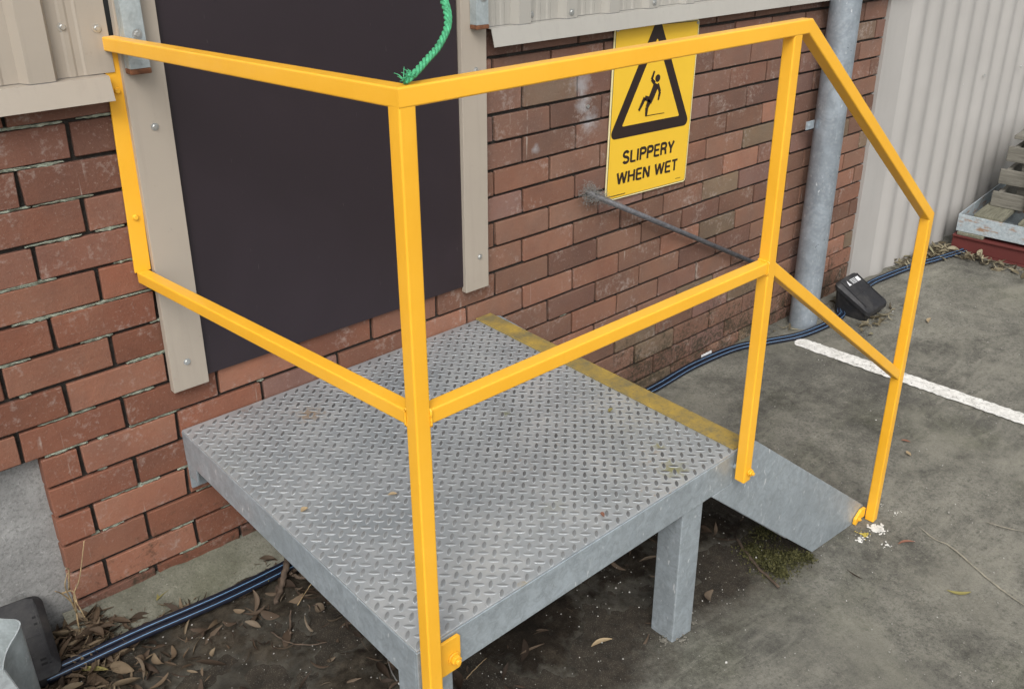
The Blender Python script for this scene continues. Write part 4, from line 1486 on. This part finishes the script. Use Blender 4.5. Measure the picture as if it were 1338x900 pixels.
# ------------------------------------------------------------------ stacked pallets and red beam on the far right
def pallets():
    zg = gz(3.5) - .004
    def slab(name, mat, parent, x0, x1, y0, y1, z0, z1, bevel=.004):
        mb = MB(); mb.box(x0, x1, y0, y1, z0, z1); return mb.build(name, MAT[mat], parent, bevel=bevel)
    rz = .12
    t = thing("red_beam", "dull red steel beam lying on the ground under the pallets", "beam", (3.50, -.13, zg), rot=(0, 0, rz))
    slab("web", "red", t, .012, .022, -1.3, 0, .012, .088, .002)
    slab("flange", "red", t, 0, .12, -1.3, 0, 0, .0115, .002)
    slab("flange", "red", t, 0, .12, -1.3, 0, .0885, .10, .002)
    slab("packer", "woodx", t, .005, .10, -.16, -.02, .1003, .118, .003)
    p = thing("steel_pallet", "rust streaked galvanised tray pallet with timber slats", "pallet", (3.52, -.135, zg + .119), rot=(0, 0, rz))
    slab("side_rail", "galv_rust", p, 0, .006, -1.2, 0, 0, .098, .002)
    slab("side_rail", "galv_rust", p, .0065, .90, -.006, 0, 0, .098, .002)
    slab("floor", "galv_rust", p, .0065, .90, -1.2, -.0065, .004, .012, .001)
    for k, y in enumerate((-.15, -.38, -.60, -.83, -1.05)):
        slab("slat", "woodx", p, .010, .88, y - .075, y + .075, .086, .112, .004)
    # stacked timber pallets standing on the tray
    for i in range(1, 2):
        q = thing("timber_pallet", "weathered grey slatted timber crate standing on the tray pallet", "pallet", (3.74, -.20, zg + .232), rot=(0, 0, rz))
        for k in range(3):
            z = .000 + k * .125
            dx = .03 * k
            slab("slat", "wood", q, .01 + dx, .032 + dx, -.95, -.005 - .01 * k, z, z + .085, .004)
            slab("slat", "wood", q, .033 + dx, .70, -.055 - .01 * k, -.030 - .01 * k, z, z + .085, .004)
        slab("slat", "wood", q, .08, .70, -.95, -.04, .377, .400, .004)
        for y in (-.16, -.90):
            slab("post", "wood", q, .096, .14, y, y + .05, 0.001, .376, .003)
        slab("strut", "rust", q, -.016, .004, -.215, -.190, 0, .42, .003)
        mb = MB(); mb.tube([(.22, -.85, .20), (.22, -.30, .20), (.22, -.20, .20)], [.075, .08, .06], 16); mb.build("blue_roll", MAT["blue"], None, smooth=True)
        o = bpy.data.objects["blue_roll"]; o.matrix_world = q.matrix_basis @ Matrix.Identity(4)
        o.location = q.location; o.rotation_euler = (0, 0, rz)
        tag(o, "faded blue plastic roll behind the timber slats", "roll")


def mat_galv_rust():
    m = M("rust_streaked_galvanised")
    P = m.pos()
    c = m.ramp(m.noise(P, 60, 6, .8), [(.3, (.24, .29, .32)), (.7, (.50, .55, .57))])
    c = m.mix(m.ramp(m.noise(m.mapping(P, (3, 3, 12)), 3, 6, .7), [(.54, 0.0), (.64, .85)]), c, (.30, .15, .06))
    m.set(color=c, rough=.7, metal=.2)
    m.bump(m.noise(P, 200, 4, .7), .3, .002)
    return m.m


MAT["galv_rust"] = mat_galv_rust()
pallets()


# ------------------------------------------------------------------ leaves, twigs, grit
def leaf_pts(L, Wd, bend, curl, droop):
    """sickle leaf, local x along; returns verts, faces"""
    vs, n = [], 6
    for i in range(n + 1):
        t = i / n
        w = Wd * math.sin(math.pi * (t * .94 + .03)) ** .8 * .5
        x = (t - .5) * L
        y0 = bend * L * (4 * t * (1 - t))
        z0 = droop * L * (2 * t - 1) ** 2
        vs += [(x, y0 - w, z0 + curl * w), (x, y0, z0), (x, y0 + w, z0 + curl * w)]
    fs = []
    for i in range(n):
        for k in (0, 1): fs.append((3 * i + k, 3 * (i + 1) + k, 3 * (i + 1) + k + 1, 3 * i + k + 1))
    return vs, fs


def put_leaf(mb, p, L, Wd, yaw, tilt, roll, bend=None, curl=None, droop=None):
    vs, fs = leaf_pts(L, Wd, rnd.uniform(-.12, .12) if bend is None else bend, rnd.uniform(-.5, .8) if curl is None else curl, rnd.uniform(-.05, .12) if droop is None else droop)
    R_ = Matrix.Rotation(yaw, 3, 'Z') @ Matrix.Rotation(tilt, 3, 'Y') @ Matrix.Rotation(roll, 3, 'X')
    mb.add([tuple(Vector(p) + R_ @ Vector(v)) for v in vs], fs)


def litter(name, mat, spots, label, lmin, lmax):
    mb = MB()
    for (cx, cy, sx, sy, n, hmax) in spots:
        for _ in range(n):
            x, y = rnd.gauss(cx, sx), rnd.gauss(cy, sy)
            if y > -.02 and x > -1.15: y = -.02 - abs(rnd.gauss(0, .03))
            if y > .03: y = .03 - abs(rnd.gauss(0, .03))
            e = math.exp(-((x - cx) / sx) ** 2 / 2 - ((y - cy) / sy) ** 2 / 2)
            L = rnd.uniform(lmin, lmax) * (.45 if rnd.random() < .35 else 1)
            z = gz(x) + .010 + rnd.random() * hmax * e
            put_leaf(mb, (x, y, z), L, L * rnd.choice((.05, .10, .16, .22, .30, .42)), rnd.uniform(0, 6.28), rnd.gauss(0, .30), rnd.gauss(0, .6), rnd.uniform(-.22, .22), rnd.uniform(-1.0, 1.6), rnd.uniform(-.10, .25))
    o = mb.build(name, MAT[mat], None, smooth=True)
    return tag(o, label, "leaves", kind="stuff")


litter("leaf_litter", "litter", [(-1.17, -.10, .07, .055, 300, .055), (-1.27, -.22, .09, .06, 150, .02), (-1.02, -.10, .10, .03, 60, .02), (-1.14, -.04, .05, .03, 130, .05), (-1.10, -.30, .16, .10, 70, .006)], "dry brown leaves heaped between the dusty bait box and the brick pier", .025, .075)
litter("leaf_litter", "litter_d", [(-.55, -.12, .12, .08, 230, .05), (-.45, -.35, .14, .14, 200, .03), (-.55, -.62, .14, .18, 130, .02), (-.8, -.25, .25, .12, 90, .008), (.1, -.5, .3, .25, 120, .015)], "damp dark leaf litter on the soil under the platform", .02, .075)
litter("leaf_litter", "litter_g", [(3.36, -.11, .08, .04, 190, .05), (3.45, -.32, .035, .14, 150, .015), (3.15, -.07, .14, .025, 60, .02), (2.15, -.06, .10, .03, 60, .01), (2.35, -.33, .10, .02, 40, .008)], "dry leaves piled at the foot of the corrugated wall by the red beam", .025, .075)


def grit():
    mb = MB()
    for _ in range(1500):
        if rnd.random() < .55:
            x, y = rnd.uniform(-1.3, .7), rnd.uniform(-1.05, -.06)
        else:
            x, y = rnd.uniform(-1.2, 3.0), rnd.uniform(-2.0, -.1)
        s = rnd.uniform(.0008, .0024) * (1.8 if rnd.random() < .06 else 1)
        z = gz(x) + .006 + (.008 if x < .7 and -1.0 < y else -.003)
        v = [Vector((rnd.gauss(0, 1), rnd.gauss(0, 1), rnd.gauss(0, .7))).normalized() * s for _ in range(1)]
        q = [(x + s * a * rnd.uniform(.7, 1.3), y + s * b * rnd.uniform(.7, 1.3), z + s * c) for a, b, c in ((1, 0, 0), (0, 1, 0), (-1, 0, 0), (0, -1, 0), (0, 0, 1), (0, 0, -1))]
        mb.add(q, [(0, 1, 4), (1, 2, 4), (2, 3, 4), (3, 0, 4), (1, 0, 5), (2, 1, 5), (3, 2, 5), (0, 3, 5)])
    tag(mb.build("grit", MAT["grit"], None), "scattered pale grit on the ground", "grit", kind="stuff")


grit()


def leaf_thing(u, v, L, Wd, yaw, mat, label, dz=.006, bend=.12, group=None, surf=None):
    p = gpx(u, v) if surf is None else px(u, v, 2, surf)
    z = (gz(p.x) if surf is None else surf) + dz
    mb = MB()
    put_leaf(mb, (0, 0, 0), L, Wd, 0, 0, .15, bend, .5, .06)
    o = mb.build("fallen_leaf", MAT[mat], None, smooth=True)
    o.location = (p.x, p.y, z); o.rotation_euler = (0, 0, yaw)
    tag(o, label, "leaf", group)


leaf_thing(1184, 712, .060, .009, -.55, "leaf_red", "narrow reddish curled leaf on the concrete near the end handrail post", bend=.16)
leaf_thing(1252, 775, .070, .012, -.85, "leaf_olive", "olive green sickle leaf lying on open concrete", bend=-.10)
leaf_thing(1187, 594, .030, .018, .9, "leaf_tan", "small pale leaf on the concrete beyond the stair", .005)
leaf_thing(1183, 578, .034, .010, -1.2, "leaf_red", "small reddish leaf on the concrete beyond the stair", .005)
leaf_thing(1214, 421, .060, .016, .25, "leaf_tan", "single pale leaf on the concrete past the white painted line", .007)
leaf_thing(786, 845, .062, .013, -.30, "leaf_tan", "tan leaf on the ground in front of the deck, beside the steel leg", .012)
leaf_thing(222, 787, .075, .020, .35, "leaf_olive", "curved olive brown leaf resting on the concrete footing", .034, .16)
leaf_thing(122, 884, .080, .014, -.75, "leaf_olive", "long olive leaf below the hose end", .02, .06)
leaf_thing(40, 893, .085, .035, -.4, "leaf_tan", "broad tan leaf beside the small metal ring", .028, .05)
leaf_thing(355, 762, .060, .012, .9, "leaf_olive", "green tinged leaf leaning against the hose by the platform", .03, .1)
leaf_thing(798, 493 + 45, .024, .010, .3, "leaf_olive", "small yellowish leaf scrap on the checker plate", .004, surf=ZP)
leaf_thing(398, 668, .020, .013, .2, "leaf_tan", "small brown leaf scrap on the checker plate near its left edge", .004, surf=ZP)
leaf_thing(513, 648, .022, .010, -.5, "leaf_tan", "pale leaf scrap on the checker plate behind the corner post", .004, surf=ZP)
leaf_thing(788, 674, .018, .010, .9, "leaf_red", "tiny brown leaf scrap on the checker plate toward the front edge", .004, surf=ZP)


def stick(name, label, pts, r0, r1, mat, cat):
    P = smooth_path(pts, 6)
    m = len(P)
    rr = [r0 + (r1 - r0) * i / (m - 1) for i in range(m)]
    P = [p + Vector((rnd.gauss(0, r0 * .25), rnd.gauss(0, r0 * .25), rnd.gauss(0, r0 * .15))) for p in P]
    return tag(MB().tube(P, rr, 7).build(name, MAT[mat], None, smooth=True), label, cat)


def gp(u, v, dz): return gpx(u, v, dz) + Vector((0, 0, 0))


stick("tree_root", "thick dark root crossing over the hose beside the platform", [gp(360, 788, .012), gp(368, 765, .020), gp(374, 740, .050), gp(378, 722, .045)], .007, .010, "twig", "root")
stick("tree_root", "forked root end by the hose under the platform edge", [gp(380, 748, .03), gp(392, 754, .025), gp(404, 752, .03)], .006, .004, "twig", "root")
stick("twig", "thin curved twig on the soil below the platform", [gp(355, 825, .012), gp(375, 838, .015), gp(405, 842, .018), gp(428, 838, .012)], .0022, .0015, "twig", "twig")
stick("twig", "upright broken twig in the leaf litter beside the platform", [gp(380, 828, .01), gp(379, 812, .016), gp(380, 796, .03)], .0028, .002, "twig", "twig")
stick("dry_stalk", "pale dry stalk leaning in the litter beside the platform", [gp(389, 790, .015), gp(398, 775, .022), gp(407, 762, .035)], .0014, .0010, "straw", "stalk")
stick("wire_offcut", "thin pale wire loop on the soil beside the corner post", [gp(512, 848, .03), gp(507, 860, .02), gp(512, 878, .02), gp(522, 894, .015)], .0014, .0014, "screw", "wire")
stick("dry_stalk", "short pale stalk on the dark soil beside the fixing plate", [gp(609, 886, .02), gp(622, 872, .02), (gp(636, 859, .022))], .0012, .0008, "straw", "stalk")
stick("wood_strip", "thin dark timber strip on the concrete under the stair", [gp(960, 700, .006), gp(985, 735, .005), gp(1018, 767, .005)], .005, .004, "twig", "wood strip")


def weed():
    t = thing("dry_weed", "dead straw coloured weed stalks growing against the brick pier corner", "weed")
    base = gpx(104, 800)
    specs = [[(100, 800), (92, 782), (85, 765), (88, 748)], [(100, 800), (97, 775), (104, 755), (110, 706)], [(100, 800), (104, 822), (115, 838), (127, 840)],
             [(98, 790), (82, 776), (72, 772)], [(96, 780), (102, 790), (112, 808)], [(90, 770), (90, 745), (86, 742)], [(105, 815), (112, 845), (122, 838)], [(80, 775), (95, 772), (101, 788)]]
    for s in specs:
        pts = []
        for k, (u, v) in enumerate(s): pts.append(px(u, v, 1, -.035 - .012 * k - rnd.uniform(0, .01)))
        P = smooth_path(pts, 5)
        MB().tube(P, [.0022 - .0012 * i / len(P) for i in range(len(P))], 6).build("stalk", MAT["straw"], t, smooth=True)


weed()


def moss_clump():
    mb = MB()
    for (u, v, r, n) in ((1010, 735, .060, 2600), (1038, 730, .036, 1100), (1056, 730, .020, 400), (1020, 750, .028, 600), (985, 722, .04, 900), (1000, 700, .06, 900)):
        c = gpx(u, v)
        for _ in range(n):
            a, d = rnd.uniform(0, 6.28), r * min(1.6, abs(rnd.gauss(0, .62)))
            x, y = c.x + d * math.cos(a) * 1.2, c.y + d * math.sin(a)
            hh = .026 * max(.05, 1 - (d / r) ** 2) * (.6 + .4 * math.sin(x * 140) * math.sin(y * 150)) + .004
            z = gz(x) + hh * rnd.uniform(.2, 1)
            s = rnd.uniform(.0018, .0040)
            q = Vector((x, y, z))
            ax = Vector((rnd.gauss(0, 1), rnd.gauss(0, 1), rnd.gauss(0, .6))).normalized() * s
            bx = Vector((rnd.gauss(0, 1), rnd.gauss(0, 1), rnd.gauss(0, .6))).normalized() * s
            mb.add([q - ax, q + bx, q + ax, q - bx + Vector((0, 0, s))], [(0, 1, 2), (0, 2, 3)])
    tag(mb.build("moss_clump", MAT["moss"], None), "green moss cushion on the concrete under the stair", "moss", kind="stuff")


moss_clump()
